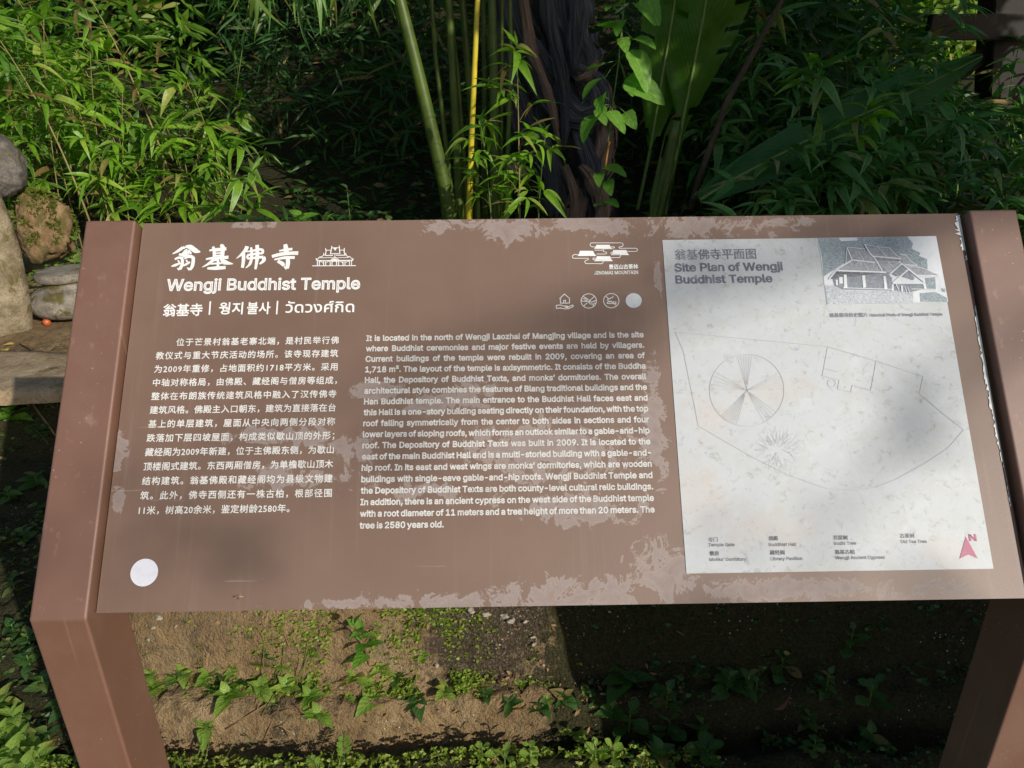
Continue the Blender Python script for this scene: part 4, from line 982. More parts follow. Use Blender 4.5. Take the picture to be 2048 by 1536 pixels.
ribbon([(1120,-80),(1140,60),(1165,130),(1180,160)], [110,110,90,50], 3.66, M_SHEATH, 'broad blackish sheath hanging at the top', seed=4)
ribbon([(1200,190),(1215,260),(1200,330),(1160,420),(1150,520)], [20,46,60,70,60], 3.64, M_SHEATHB, 'torn brown patch of bare sheath', seed=5)
ribbon([(1180,150),(1205,170),(1222,230),(1226,260)], [16,24,30,8], 3.58, M_SHEATHB, None, seed=6)
ribbon([(1150,250),(1180,330),(1195,420),(1200,520)], [30,60,60,50], 3.6, M_SHEATH, None, seed=7)
ribbon([(1010,325),(1035,345),(1060,360)], [20,34,16], 3.5, M_SHEATHB, None, seed=8)
for k_, (pts_, wd_, Y_, m_) in enumerate((([(1040,-60),(1060,80),(1100,200),(1120,300)], [16,26,20,6], 3.5, M_SHEATHB), ([(1090,-60),(1100,60),(1130,190),(1128,300)], [30,36,30,8], 3.52, M_SHEATH), ([(1150,-40),(1152,60),(1148,150)], [24,34,12], 3.5, M_SHEATH),
    ([(1075,240),(1100,330),(1110,430)], [20,40,40], 3.5, M_SHEATH), ([(1160,330),(1185,360),(1205,420),(1190,520)], [10,36,40,30], 3.48, M_SHEATHB), ([(1000,40),(1008,160),(1030,270)], [14,30,10], 3.56, M_SHEATH), ([(1130,330),(1150,400),(1140,480)], [14,26,20], 3.46, M_SHEATHB), ([(1195,120),(1178,150),(1150,160)], [10,22,6], 3.45, M_SHEATHB))):
    ribbon(pts_, wd_, Y_, m_, None, .5, 20+k_)
# banana leaves: midrib curve plus ribbed blade halves
def banana(base_px, pts, Y0, Y1, wl, wr, lb, seed=0, mat=M_BAN, tilt=.35):
    n_ = 44; W3 = [atY(a, b, lerp(Y0, Y1, i/(len(pts)-1)))-BR for i, (a, b) in enumerate(pts)]; m_ = len(W3); sm = []
    for i in range(n_+1):
        x = i/n_*(m_-1); j = min(int(x), m_-2); t = x-j; p0, p1, p2, p3 = W3[max(j-1, 0)], W3[j], W3[j+1], W3[min(j+2, m_-1)]
        sm.append(.5*((p1*2)+(p2-p0)*t+(p0*2-p1*5+p2*4-p3)*t*t+(p1*3-p2*3+p3-p0)*t**3))
    V, U_, Fc = [], [], []; ns = 17; view = Vector((0, -1, .15)).normalized()
    def wv(w_, t): x = t*(len(w_)-1); j = min(int(x), len(w_)-2); return lerp(w_[j], w_[j+1], x-j)
    for i, p in enumerate(sm):
        d = (sm[min(i+1, n_)]-sm[max(i-1, 0)]).normalized(); a = d.cross(view).normalized(); nr = a.cross(d); t = i/n_; k_ = lerp(Y0, Y1, t)/F*1.12
        for s in range(ns):
            q = -1+2*s/(ns-1); hw = wv(wl if q < 0 else wr, t)*k_
            V.append(p + a*hw*q + d*abs(q)*hw*.25 + nr*(-abs(q)*hw*tilt - .005*math.cos(i*math.pi)*min(1, abs(q)*3)) + nr*.02*mn.noise(Vector((q*2, t*6, seed)))); U_.append((t, s/(ns-1)))
    rt_ = random.Random(seed*7); tears = {rt_.randrange(6, n_-2): (rt_.choice((-1, 1)), rt_.uniform(.25, .75)) for _ in range(7)}
    for i in range(n_):
        for s in range(ns-1):
            q = -1+2*(s+.5)/(ns-1); tq = tears.get(i)
            if tq and q*tq[0] > tq[1]: continue
            k = i*ns+s; Fc.append((k, k+1, k+ns+1, k+ns))
    o = obj('banana_leaf', mesh('banana_leaf', V, Fc, U_), mat, bn, label=lb)
    rib = obj('midrib', tube_mesh('midrib', sm, [lerp(.011, .003, i/n_) for i in range(n_+1)], 7), M_RIB, o)
    return o
M_RIB = plain('midrib', (.20, .26, .07), .4, .4, (.13, .2, .05), 20, .1)
M_BAN2 = leafmat('banana_leaf_shaded', (.045, .15, .04), (.055, .16, .045), veins=150, trans=.3, rough=.5, spec=.25, dead=False)  # banana leaf copy with shade put into a bluer green
banana(None, [(1275,420),(1300,300),(1325,150),(1350,0),(1372,-200)], 3.7, 3.5, [0,4,50,60,60], [0,6,60,75,70], 'upright green banana leaf behind the vine', 1)
banana(None, [(1330,430),(1362,260),(1390,120),(1412,0),(1440,-200)], 3.62, 3.45, [0,4,75,75,60], [0,10,70,105,110], 'broad backlit banana leaf with fine parallel ribs', 2)
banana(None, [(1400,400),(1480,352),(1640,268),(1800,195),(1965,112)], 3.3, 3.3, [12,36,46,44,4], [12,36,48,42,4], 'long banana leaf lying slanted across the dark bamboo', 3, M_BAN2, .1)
ribbon([(1300,470),(1318,400),(1352,240)], [34,40,34], 3.4, M_STALK, 'cut green leaf stalk', fold=.5, seed=11, name='leaf_stalk')
# dry leaning pole
pth = [atY(a, b, 3.5) for a, b in ((1380, 420), (1400, 350), (1455, 200), (1515, 90), (1575, -20), (1630, -130))]
rad = [.018, .018, .017, .015, .012, .01]
tag(obj('dry_pole', tube_mesh('dry_pole', pth, rad, 10), M_BARK), 'dry grey brown pole leaning right beside the banana leaf', 'pole')
# lit shoot in the middle
ms = bamboo(tuple(atY(1040, 470, 2.7)), 0.80, (-.01, -.05), 15, 'lit bamboo shoot standing before the banana stem, fan of three leaves on top', None, M_BAMY, (.11, .19), seed=612, facing=None, start=.10, spread=1.3, stem=M_STEM, fan=(3, 6))
bamboo(tuple(atY(985, 475, 2.75)), .50, (-.04, -.05), 12, 'low bamboo shoot between the yellow stalk and the lit shoot', None, M_BAMY, (.11, .18), seed=613, start=.15, spread=1.2, stem=M_STEMG)
bamboo(tuple(atY(1075, 475, 2.8)), .46, (.03, -.05), 12, 'low bamboo shoot right of the tall lit one, drooping over the board edge', None, M_BAMY, (.12, .2), seed=614, start=.15, spread=1.2, stem=M_STEMG)
# vine
vr = atY(1210, 470, 2.6); vine = empty('climbing_vine', vr, 'thin climbing vine with heart-shaped bright leaves before the banana plant', 'vine')
vp = [atY(a, b, 2.6)-vr for a, b in ((1195, 420), (1210, 335), (1216, 280), (1225, 210), (1238, 120), (1243, 60), (1252, -30))]
obj('stem', tube_mesh('stem', vp, .0032, 6), M_STEMG, vine)
obj('stem', tube_mesh('stem', [atY(a, b, 2.59)-vr for a, b in ((1209, 345), (1214, 310), (1219, 283))], .0045, 6), plain('orange_stem', (.5, .22, .05), .5, .4), vine, label='orange section of stem')
for (x, y, tx, ty, yaw_) in ((1262,100,1302,170,0), (1265,78,1310,80,0), (1250,160,1328,192,.5), (1210,155,1160,172,0), (1245,75,1252,98,0), (1240,10,1212,8,0), (1195,228,1158,268,0), (1198,215,1207,238,.3), (1218,222,1250,258,0),
                        (1250,225,1268,248,.4), (1225,55,1190,42,0), (1245,40,1230,55,0), (1275,5,1312,40,0), (1290,-10,1315,42,.6), (1208,335,1250,338,0), (1200,345,1195,360,0), (1212,400,1235,408,0), (1210,410,1190,405,0), (1180,140,1205,120,0), (1255,165,1265,185,0), (1205,190,1195,215,.4), (1216,360,1220,385,.3)):
    a = atY(x, y, 2.58)-vr; b = atY(tx, ty, 2.50)-vr; d = b-a
    if d.length < .04: d = d.normalized()*.055
    leaf(vine, VL[(x+y) % 4], M_VINE, a, d, d.length*1.12, yaw_+.2, wide=.9)
    near = min(vp, key=lambda q: (q-a).length)
    obj('petiole', tube_mesh('petiole', [near, near.lerp(a, .5)+Vector((0, 0, .006)), a], .0014, 4), M_STEMG, vine)
# fuzzy seedling by the board edge at 1420,400, dead leaf and stone beyond the board
weed(tuple(atY(1440, 470, 2.9)), 12, .13, 'green leafy seedling just above the board edge, right of the banana stem', None, M_WEEDD, 631, .16, BL)
rr_ = random.Random(8); pts = [atY(1385+i*5, 375+(i-4)**2*1.2+i*2, 2.9) for i in range(12)]
fl = empty('flower_spike', pts[-1]-Vector((0, 0, .06)), 'arching pale green flower spike above the board edge', 'flower'); o0 = fl.location
obj('stem', tube_mesh('stem', [p-o0 for p in pts], .002, 5), M_STEMG, fl)
for i in range(46):
    p = pts[i % 11]-o0; d = (rr_.gauss(0, 1), rr_.gauss(0, 1), rr_.gauss(0, 1)); leaf(fl, SL[i % 3], M_GRASS, p, d, rr_.uniform(.008, .016), 0, 'floret')
# hanging grass tufts
HG = 'grass tufts hanging down from above'
r = random.Random(15)
for i, (px, n_) in enumerate(((470, 9), (540, 10), (620, 14), (700, 16), (760, 12), (640, 12))):
    p0 = atY(px, -60, 3.1+.12*i); t_ = empty('hanging_grass', p0, 'tuft of long grass blades hanging down %s' % ('above the right end of the sunlit thicket', 'next to the sunlit thicket, yellow tipped', 'at the middle of the dark gap', 'left of the leaning olive stalk', 'closest to the leaning olive stalk', 'behind its neighbours over the dark gap')[i], 'grass', HG)
    for k in range(n_):
        d = Vector((r.gauss(0, .28), r.gauss(-.1, .25), -1)); ln = r.uniform(.18, .36)
        leaf(t_, BL[k % 7], M_GRASS if r.random() < .55 else M_BAMD, Vector((r.uniform(-.07, .07), r.uniform(-.05, .05), r.uniform(0, .08))), d, ln, r.uniform(-1.5, 1.5), 'blade', .55)
# thin stems in the gap
for i, pts in enumerate((((500, -10), (480, 130), (470, 200)),)):
    tag(obj('thin_stem', tube_mesh('thin_stem', [atY(a, b, 3.2) for a, b in pts], .002, 5), M_STEMG), ('thin stem hanging over the thicket edge', 'thin stem rising in the dark gap')[i], 'stem')

# timber frame at the top right
tf = empty('timber_frame', (atY(2030, 300, 5.2).x, 5.2, 1.0), 'dark timber frame with post, rail and brace at the top right corner', 'timber frame'); TR = tf.location
def beam(a, b, w_, d_, nm, lb=None):
    a, b = Vector(a)-TR, Vector(b)-TR; ax = (b-a).normalized(); s = ax.cross(Vector((0, 1, 0))).normalized()*w_/2; dd = Vector((0, d_/2, 0))
    V = [q+x*s+y*dd for q in (a, b) for x in (-1, 1) for y in (-1, 1)]
    bm = bmesh.new(); vv = [bm.verts.new(v) for v in V]
    for f in ((0, 1, 3, 2), (4, 6, 7, 5), (0, 4, 5, 1), (2, 3, 7, 6), (0, 2, 6, 4), (1, 5, 7, 3)): bm.faces.new([vv[i] for i in f])
    bmesh.ops.recalc_face_normals(bm, faces=bm.faces); bmesh.ops.bevel(bm, geom=list(bm.edges), offset=.008, segments=2, affect='EDGES')
    me = bpy.data.meshes.new(nm); bm.to_mesh(me); bm.free(); return obj(nm, me, M_TIMBER, tf, label=lb)
beam(atY(2022, 330, 5.2)-Vector((0, 0, .6)), atY(2022, -260, 5.2), .26, .22, 'post')
beam(atY(1855, 55, 5.05), atY(2300, 52, 5.05), .17, .07, 'rail')
beam(atY(1880, 175, 5.2), atY(2000, 85, 5.2), .09, .1, 'brace')
# trees beyond and around
def crown_points(n, fn, sd):
    g = np.random.default_rng(sd); out = []
    while len(out) < n:
        p = fn(g)
        if p is not None: out.append(p)
    return out
def tree(name, base, top, trunk_r, pts, limbs, mat, ln, wd, label, sd):
    base = Vector(base); root = empty(name, base, label, 'tree'); g = np.random.default_rng(sd); top = Vector(top)-base
    tp = bez((0, 0, -.2), (top.x*.2, top.y*.2, top.z*.55), top, 12); V, Fc, Uv = tube(tp, [lerp(trunk_r, trunk_r*.35, i/11) for i in range(12)], 12)
    for i in range(limbs):
        q = Vector(pts[int(g.integers(len(pts)*2//3, len(pts)))])-base; s = tp[int(g.integers(5, 12))]
        vs, fs, us = tube(bez(s, s.lerp(q, .5)+Vector((0, 0, .25)), q, 7), [trunk_r*.3*(1-.8*k/6) for k in range(7)], 6); n = len(V); V += vs; Fc += [tuple(a+n for a in f) for f in fs]; Uv += us
    obj('trunk', mesh('trunk', V, Fc, Uv), M_BARK, root)
    N = len(pts); P = np.array([tuple(Vector(p)-base) for p in pts]); D = g.normal(size=(N, 3)); D[:, 2] -= .3
    me_o = leaf_cloud('crown', P, D, g.uniform(*ln, size=N), g.uniform(*wd, size=N), mat, None, parent=root); me_o['kind'] = 'stuff'
    return root
LITS = [tuple(PQ(v)) + (rad_,) for v, rad_ in ((atY(1040, 300, 2.65), .17), (atY(1040, 200, 2.65), .13), (atY(1030, 400, 2.65), .16), (atY(1245, 170, 2.55), .12), (atY(1240, 90, 2.55), .12), (atY(1215, 250, 2.55), .12), (atY(1210, 340, 2.55), .08), (atY(950, 120, 3.2), .10), (atY(948, 250, 3.2), .07), (atY(953, 20, 3.2), .10),
        (atY(1165, 210, 3.5), .12), (atY(1080, 90, 3.5), .07), (atY(1050, 210, 3.5), .06), (atY(1180, 330, 3.5), .07), (atY(1440, 110, 3.4), .12), (atY(1400, 60, 3.4), .10), (atY(1690, 300, 3.1), .08), (atY(1640, 130, 3.3), .07), (atY(1900, 360, 3.6), .06), (atY(700, 60, 3.3), .10), (atY(530, 50, 3.2), .10), (atY(1215, 300, 3.5), .06))]
EDGEQ = [PQ(atY(a, b, 3.9)) for a, b in ((385, 0), (430, 100), (505, 220), (545, 330), (570, 440))]
def shade_ok(p, pad=.0):
    """keep the sun's way to the lit places open: the board, the terrace, the left thicket and the spots beyond"""
    a, b = PQ(p)
    if -1.5 < a < 1.75 and b > .30 and b < 3.9:
        if a < 1.42: return False
    if b <= .30: return False
    lim = 2.06 if b > 2.5 else lerp(1.45, 2.06, sstep(1.25, 2.5, b))
    if a < lim and b < 4.4: return False
    for (x, y, r_) in LITS:
        if (a-x)**2+(b-y)**2 < r_*r_: return False
    return True
def crown(c, rad_, sd, n, flt=True, zmin=-9):
    def fn(g):
        v = g.normal(size=3); v /= np.linalg.norm(v); v *= g.uniform(0, 1)**.5
        p = Vector((c[0]+v[0]*rad_[0], c[1]+v[1]*rad_[1], c[2]+v[2]*rad_[2]))
        if p.z < zmin: return None
        # clumps
        if mn.noise(p*1.6) < (.17 if flt and PQ(p)[0] > 3.25 else -.12): return None
        if flt and not shade_ok(p): return None
        return tuple(p)
    return crown_points(n, fn, sd)
tree('shade_tree', (5.6, 0.2, 0), (5.2, .6, 4.2), .16, crown((4.8, 1.0, 3.4), (2.0, 2.2, 1.6), 1, 11000), 16, M_TREE, (.14, .26), (.035, .07), 'broad-leaved tree right of the sign whose shade falls over the thicket', 41)
tree('shade_tree', (2.6, 7.6, H(2.6, 7.6)), (2.2, 6.6, 4.9), .15, [q for k_, q in enumerate(crown((1.6, 5.4, 4.3), (4.2, 2.6, 1.5), 2, 11000, zmin=3.0)) if q[0] < 1.6 or k_ % 5 < 2], 16, M_TREE, (.14, .28), (.035, .07), 'broad-leaved tree behind the banana plant, its crown above the picture', 42)
tree('forest_tree', (-3.5, 8.5, H(-3.5, 8.5)), (-3.2, 8.2, 6), .16, crown((-3.2, 7.6, 3.6), (2.6, 1.5, 2.8), 3, 5000), 14, M_TREE, (.14, .26), (.03, .06), 'tree behind the sunlit bamboo thicket', 43)
tree('forest_tree', (9.5, 10.5, H(9.5, 10.5)), (9, 10, 7), .18, crown((6.2, 8.2, 2.9), (2.2, 1.0, 1.7), 4, 7000, flt=False), 16, leafmat('lit_tree_leaf', (.14, .22, .03), (.24, .30, .05), (.4, .36, .1), islands=True), (.10, .2), (.03, .06), 'sunlit tree glimpsed beyond the timber frame', 44)  # crown leaf colour is brightened to carry the sunlight itself
tree('forest_tree', (1.5, 10.5, H(1.5, 10.5)), (1.5, 10.2, 7), .2, crown((1.5, 9.6, 4.6), (5.5, 1.5, 4.0), 5, 9000, flt=False), 16, M_TREE, (.16, .3), (.035, .07), 'dense dark tree on the slope behind the banana plant', 45)
DAP = []
gd = np.random.default_rng(91)
for (px, py, n_, sp_) in ((1150, 690, 9, .05), (1185, 655, 4, .04), (780, 760, 8, .05), (740, 815, 6, .04), (120, 1075, 9, .05), (450, 1045, 8, .06), (380, 1080, 4, .05), (1640, 480, 5, .05), (1380, 520, 8, .06), (1560, 930, 4, .05), (1830, 860, 7, .06), (1700, 1160, 6, .06), (1450, 1170, 4, .05)):
    q = Vector(BW(*UV(px, py)))
    for i in range((n_+1)//2): DAP.append(tuple(q + SUN*gd.uniform(8.5, 10.5) + Vector(gd.normal(0, sp_*.8, 3))))
_t = tree('shade_tree', (9.0, -6.0, 0), (8.6, -6.0, 5.2), .13, DAP + crown((8.2, -5.8, 5.4), (1.8, 2.0, 1.2), 6, 3000), 10, M_TREE, (.07, .12), (.012, .024), 'tall loose-crowned tree behind the viewer, its twigs dappling the board', 46)
V, Fc, Uv = [], [], []
for p in DAP[::2]:
    vs, fs, us = tube(bez(Vector((8.3, -6, 4.9)), Vector((7.2, -6.4, 5.6)), Vector(p), 6), [.008, .007, .006, .004, .003, .002], 4); n = len(V); V += [v-_t.location for v in vs]; Fc += [tuple(a+n for a in f) for f in fs]; Uv += us
obj('twigs', mesh('twigs', V, Fc, Uv), M_BARK, _t)['kind'] = 'stuff'
# unseen wall added right of the sign to shade soil and right leg
wc = SH*3.0 + EP*.975; wd_ = EP*3.2
bw = empty('added_shade_wall', (wc + wd_*.5)+Vector((0, 0, 0)), 'unseen low plastered wall added to shade the ground right of the sign', 'wall'); WRt = bw.location
ztop = (.435 + .408*3.0)/.913
def wallbox(o0, o1, t0, z0, z1, nm, mat):
    V = []
    for e in (o0, o1):
        for s in (-t0, t0):
            for z in (z0, z1): q = wc + EP*e + SH*s; V.append((q.x-WRt.x, q.y-WRt.y, z))
    return obj(nm, mesh(nm, V, [(0, 1, 3, 2), (4, 6, 7, 5), (0, 4, 5, 1), (2, 3, 7, 6), (0, 2, 6, 4), (1, 5, 7, 3)], smooth=False), mat, bw)
M_PLAS = plain('plaster', (.5, .44, .35), .9, .2, (.36, .3, .24), 5, .3)
wallbox(0, 3.2, .09, -.2, ztop-.07, 'masonry', M_PLAS); wallbox(.0, 3.25, .13, ztop-.068, ztop, 'coping', M_STONE)

# ------------------------------------------------------------------ stones on the left terrace
def rock(name, c, rad_, mat, label, cat, sd, amp=.18, sub=5, rot=0, flat=None):
    bm = bmesh.new(); bmesh.ops.create_icosphere(bm, subdivisions=sub, radius=1)
    for v in bm.verts:
        p = v.co.copy(); k = 1 + amp*mn.fractal(p*1.3+Vector((sd, 0, 0)), 1, 2, 4) + .035*mn.noise(p*9) - .05*abs(mn.noise(p*3.7+Vector((0, sd, 0)))) + (.02*mn.noise(p*21) if sub > 3 else 0)
        q = p*k
        if flat: q.z = max(-flat, min(flat, q.z)) + .02*mn.noise(p*7)
        v.co = Vector((q.x*rad_[0], q.y*rad_[1], q.z*rad_[2]))
    me = bpy.data.meshes.new(name); bm.to_mesh(me); bm.free(); me.polygons.foreach_set('use_smooth', [True]*len(me.polygons))
    return tag(obj(name, me, mat, loc=c, rot=(0, 0, rot)), label, cat)
p = atY(-25, 335, 3.0); rock('boulder', p, (.17, .17, .165), M_STONEL, 'rounded grey boulder speckled with lichen at the left picture edge', 'boulder', 3, .12)
q_ = atY(-110, 470, 3.0); rock('rock', (q_.x, q_.y, q_.z-.05), (.26, .2, .30), M_STONEL, 'grey rock carrying the lichen boulder, mostly beyond the left edge', 'rock', 5, .2)
# leaning stone (thick foot, narrowing upwards)
p = GP(0, 650)
lsv, lsf = [], []
PR_ = [(-150, 62, 700, .14), (-150, 66, 650, .13), (-145, 66, 610, .12), (-140, 50, 560, .10), (-135, 34, 500, .08), (-130, 20, 440, .07), (-125, 6, 400, .06), (-120, -4, 375, .05)]
Yb = 2.35; cen = []
for (xl, xr, yy, dp) in PR_:
    a, b = atY(xl, yy, Yb), atY(xr, yy, Yb); c = (a+b)/2; hw = (b-a).length/2; cen.append((c, hw, dp))
ns = 28
for i, (c, hw, dp) in enumerate(cen):
    for k in range(ns):
        an = 2*math.pi*k/ns; q = Vector((c.x+hw*math.cos(an), c.y+dp*math.sin(an), c.z)); q += Vector((1, 1, .3))*(.022*mn.noise(q*7)+.008*mn.noise(q*26)); lsv.append(q-cen[0][0])
for i in range(len(cen)-1):
    for k in range(ns): lsf.append((i*ns+k, i*ns+(k+1) % ns, (i+1)*ns+(k+1) % ns, (i+1)*ns+k))
lsf.append(tuple((len(cen)-1)*ns+k for k in range(ns)))
o = tag(obj('standing_stone', mesh('standing_stone', lsv, lsf), M_STONET, loc=cen[0][0]), 'weathered tan stone standing at the left edge, mossy at its foot', 'stone')
md = o.modifiers.new('sub', 'SUBSURF'); md.levels = 2; md.render_levels = 2
# earth lump with moss tufts
p = atY(62, 425, 3.05); o = rock('earth_mound', p+Vector((.01, .05, -.09)), (.14, .12, .185), M_EARTH, 'crumbly ochre earth mound topped with moss behind the standing stone', 'mound', 9, .25, rot=.3)
g = np.random.default_rng(5); P, D, Ln, Wd = [], [], [], []
for i in range(3400):
    v = g.normal(size=3); v /= np.linalg.norm(v)
    if v[2] < -.3 or mn.noise(Vector(v)*2.2) < .0 and v[2] < .75: continue
    P.append((v[0]*.145, v[1]*.125, v[2]*.19)); D.append(v+g.normal(0, .6, 3)); Ln.append(g.uniform(.012, .028)); Wd.append(g.uniform(.003, .006))
mo = leaf_cloud('moss', P, D, Ln, Wd, M_MOSS, None, parent=o); mo['kind'] = 'stuff'
# flat slabs
def slab(px0, py0, px1, py1, Z, th, mat, label, sd, cat='stone slab'):
    a = atZ(px0, py0, Z); b = atZ(px1, py0, Z); c = atZ(px1, py1, Z); d = atZ(px0, py1, Z); cc = (a+b+c+d)/4; V = []; n_ = 44
    ex = [a, b, c, d]; ring_ = []
    for i in range(n_):
        t = i/n_*4; j = int(t); q = ex[j].lerp(ex[(j+1) % 4], t-j); q = cc + (q-cc)*(1-.10*abs(math.sin(2*math.pi*(t % 1)/2+1.57))**6 + .09*mn.noise(Vector((i*.35, sd, 0)))); ring_.append(q-cc)
    fs = []
    for k, (s, z) in enumerate(((1, -th), (1.0, -.012), (.975, 0), (.8, .004), (.5, .006), (.2, .004))):
        for q in ring_: V.append(Vector((q.x*s, q.y*s, z + (.006*mn.noise(Vector((q.x*s*9, q.y*s*9, sd))) if k > 1 else 0))))
    for k in range(5):
        for i in range(n_): fs.append((k*n_+i, k*n_+(i+1) % n_, (k+1)*n_+(i+1) % n_, (k+1)*n_+i))
    fs.append(tuple(5*n_+i for i in range(n_)))
    return tag(obj('stone_slab', mesh('stone_slab', V, fs), mat, loc=cc), label, cat)
zz = H(-1.3, 2.6)
slab(25, 470, 330, 535, zz+.055, .08, M_SLAB, 'flat tan slab lying behind the pot-shaped stone', 2)
slab(-170, 700, 145, 785, .455, .045, M_SLAB, 'grey slab forming the lip of the terrace at the left edge', 5)
# pot-shaped column base
pb = atZ(150, 626, H(-1.2, 2.6)+.01); prof = [(.0, 0), (.10, 0), (.15, .012), (.176, .045), (.180, .075), (.162, .102), (.135, .122), (.108, .134), (.100, .140), (.099, .156), (.102, .160), (.119, .164), (.124, .170), (.124, .196), (.119, .203), (0, .205)]
V, Fc = [], []; n_ = 48
for i, (rd, z) in enumerate(prof):
    for k in range(n_):
        an = 2*math.pi*k/n_; q = Vector((rd*math.cos(an), rd*math.sin(an), z)); V.append(q*(1+.018*mn.noise(q*14)+.008*mn.noise(q*40)))
for i in range(len(prof)-1):
    for k in range(n_): Fc.append((i*n_+k, i*n_+(k+1) % n_, (i+1)*n_+(k+1) % n_, (i+1)*n_+k))
o = tag(obj('stone_column_base', mesh('stone_column_base', V, Fc), M_STONE, loc=pb), 'round grey pot-shaped stone column base with a moulded neck, half behind the left post', 'stone base')
md = o.modifiers.new('sub', 'SUBSURF'); md.levels = 1; md.render_levels = 1
# red fruit, dead leaves, twigs
p = GP(95, 650); ft = empty('red_fruit', p+Vector((0, 0, .014)), 'small red fruit lying before the pot-shaped stone', 'fruit')
bm = bmesh.new(); bmesh.ops.create_icosphere(bm, subdivisions=3, radius=.017)
for v in bm.verts: v.co.z *= 1.05 - (.25 if v.co.z > 0 and v.co.xy.length < .006 else 0); v.co *= 1+.06*mn.noise(v.co*90)
me = bpy.data.meshes.new('flesh'); bm.to_mesh(me); bm.free(); me.polygons.foreach_set('use_smooth', [True]*len(me.polygons)); obj('flesh', me, M_FRUIT, ft)
obj('stalk', tube_mesh('stalk', [(0, 0, .014), (-.004, 0, .024), (-.012, 0, .03)], .0015, 5), M_TWIG, ft)
def dead(px, py, size, label, seed, mat=M_DEAD, dz=.006, group=None, d=None, me=None):
    r_ = random.Random(seed); p = GP(px, py)+Vector((0, 0, dz)); m_ = leaf_mesh('dead_leaf', ovate, 1, r_.uniform(.22, .32), r_.uniform(-.25, .3), r_.uniform(.3, .9), r_.uniform(-.8, .8), 8, .3)
    a = r_.uniform(0, 6.28); o = obj('dead_leaf', m_, mat, loc=p, rot=tuple(orient(d or (math.cos(a), math.sin(a), .15), r_.uniform(-.3, .3))), scale=size); return tag(o, label, 'leaf', group)
M_DEADO = plain('orange_dead_leaf', (.55, .27, .06), .7, .25, (.4, .2, .06), 30, .3)
M_DEADY = plain('yellow_dead_leaf', (.5, .38, .08), .7, .25, (.35, .25, .06), 30, .3)
dead(80, 468, .09, 'orange dead leaf on the back edge of the tan slab', 1, M_DEADO, d=(1, .1, .1))
dead(10, 700, .05, 'curled yellow dead leaf on the soil at the left edge', 2, M_DEADY); dead(30, 690, .045, 'thin yellowish leaf scrap right of the curled yellow one', 3, M_DEADY)
dead(1550, 1425, .075, 'broad reddish brown dead leaf in the shade under the board', 4, plain('red_brown_leaf', (.30, .11, .07), .7, .3, (.16, .07, .04), 30, .5), .02, d=(.6, .5, .25))
dead(320, 1462, .05, 'brown dead leaf beside the left post above the pale stick', 5); dead(1270, 1525, .05, 'pale dead leaf among the clover at the shadow edge', 6, M_DEADY); dead(1000, 1525, .03, 'small tan leaf in the clover under the board', 7)
dead(745, 1505, .045, 'crumpled grey brown leaf at the clover edge', 8, M_TWIG)
def twig(pts, rd, label, mat=M_TWIG, cat='twig', dz=.006, name='twig'):
    W3 = [GP(a, b)+Vector((0, 0, dz)) for a, b in pts]; tag(obj(name, tube_mesh(name, W3, rd, 7), mat), label, cat)
twig([(300, 1482), (335, 1487), (380, 1488)], [.015, .014, .010], 'pale broken stick poking out beside the left post', cat='stick', name='stick')
twig([(60, 800), (110, 870), (150, 900)], .004, 'thin dry twig across the shaded bank at the left')
twig([(40, 690), (80, 712), (100, 728)], .0025, 'tiny dark twig on the terrace soil')
twig([(450, 1455), (500, 1430), (560, 1395)], .0018, 'thin dark root running up the clay step'); twig([(520, 1500), (535, 1450), (560, 1410)], .0016, 'dry grass stalk lying on the clay step')
twig([(560, 1250), (578, 1290), (585, 1310)], .0014, 'thin rootlet on the soil bank under the board'); twig([(400, 1270), (410, 1300), (430, 1325)], .0014, 'fine dark rootlet on the soil bank near the left post')
r = random.Random(22)
DG = 'dry grass straws on the clay step'
for i in range(46):
    a = GP(r.gauss(545, 32), r.uniform(1395, 1490)); ang = r.gauss(.8, .6); ln = r.uniform(.03, .09); d = Vector((math.cos(ang), math.sin(ang), r.uniform(-.2, .2)))*ln; q = a+d
    tag(obj('dry_straw', tube_mesh('dry_straw', [a+Vector((0, 0, .008)), a.lerp(q, .5)+Vector((0, 0, .018)), Vector((q.x, q.y, max(H(q.x, q.y), q.z)+.006))], .0011, 4), M_TWIG if i % 3 else M_GRASS), 'dry straw of grass lying on the clay step below the middle of the Chinese text', 'straw', DG)
# pebbles
for i, (px, py, s, lb) in enumerate(((1008, 1232, .011, 'pale rounded pebble left of the triangular one'), (1023, 1241, .012, 'pale triangular pebble right below the rounded one'), (942, 1220, .013, 'long pale pebble at the bottom edge of the board'), (972, 1222, .011, 'bluish white pebble under the board edge'), (1050, 1238, .007, 'small white pebble right of the triangular one'),
        (873, 1322, .008, 'pinkish pebble on the dark mossy bank'), (786, 1357, .008, 'tan pebble in the soil left of the dark bank'), (1068, 1285, .007, 'white pebble high on the right of the dark bank'), (1086, 1322, .006, 'white pebble low on the right of the dark bank'), (320, 1232, .010, 'flat pale stone by the left post top corner'), (308, 1250, .006, 'small white pebble near the left post'), (352, 1243, .005, 'tiny white pebble near the left post'), (297, 1272, .005, 'tiny white pebble below the others near the left post'), (1066, 1268, .006, 'small light pebble under the board near the shadow edge'))):
    p = GP(px, py); rock('pebble', p+Vector((0, -.004, s*.25)), (s*1.0, s*.62, s*.45), M_PEB, lb, 'pebble', 20+i, .55, 3, rot=i)
g = np.random.default_rng(66)
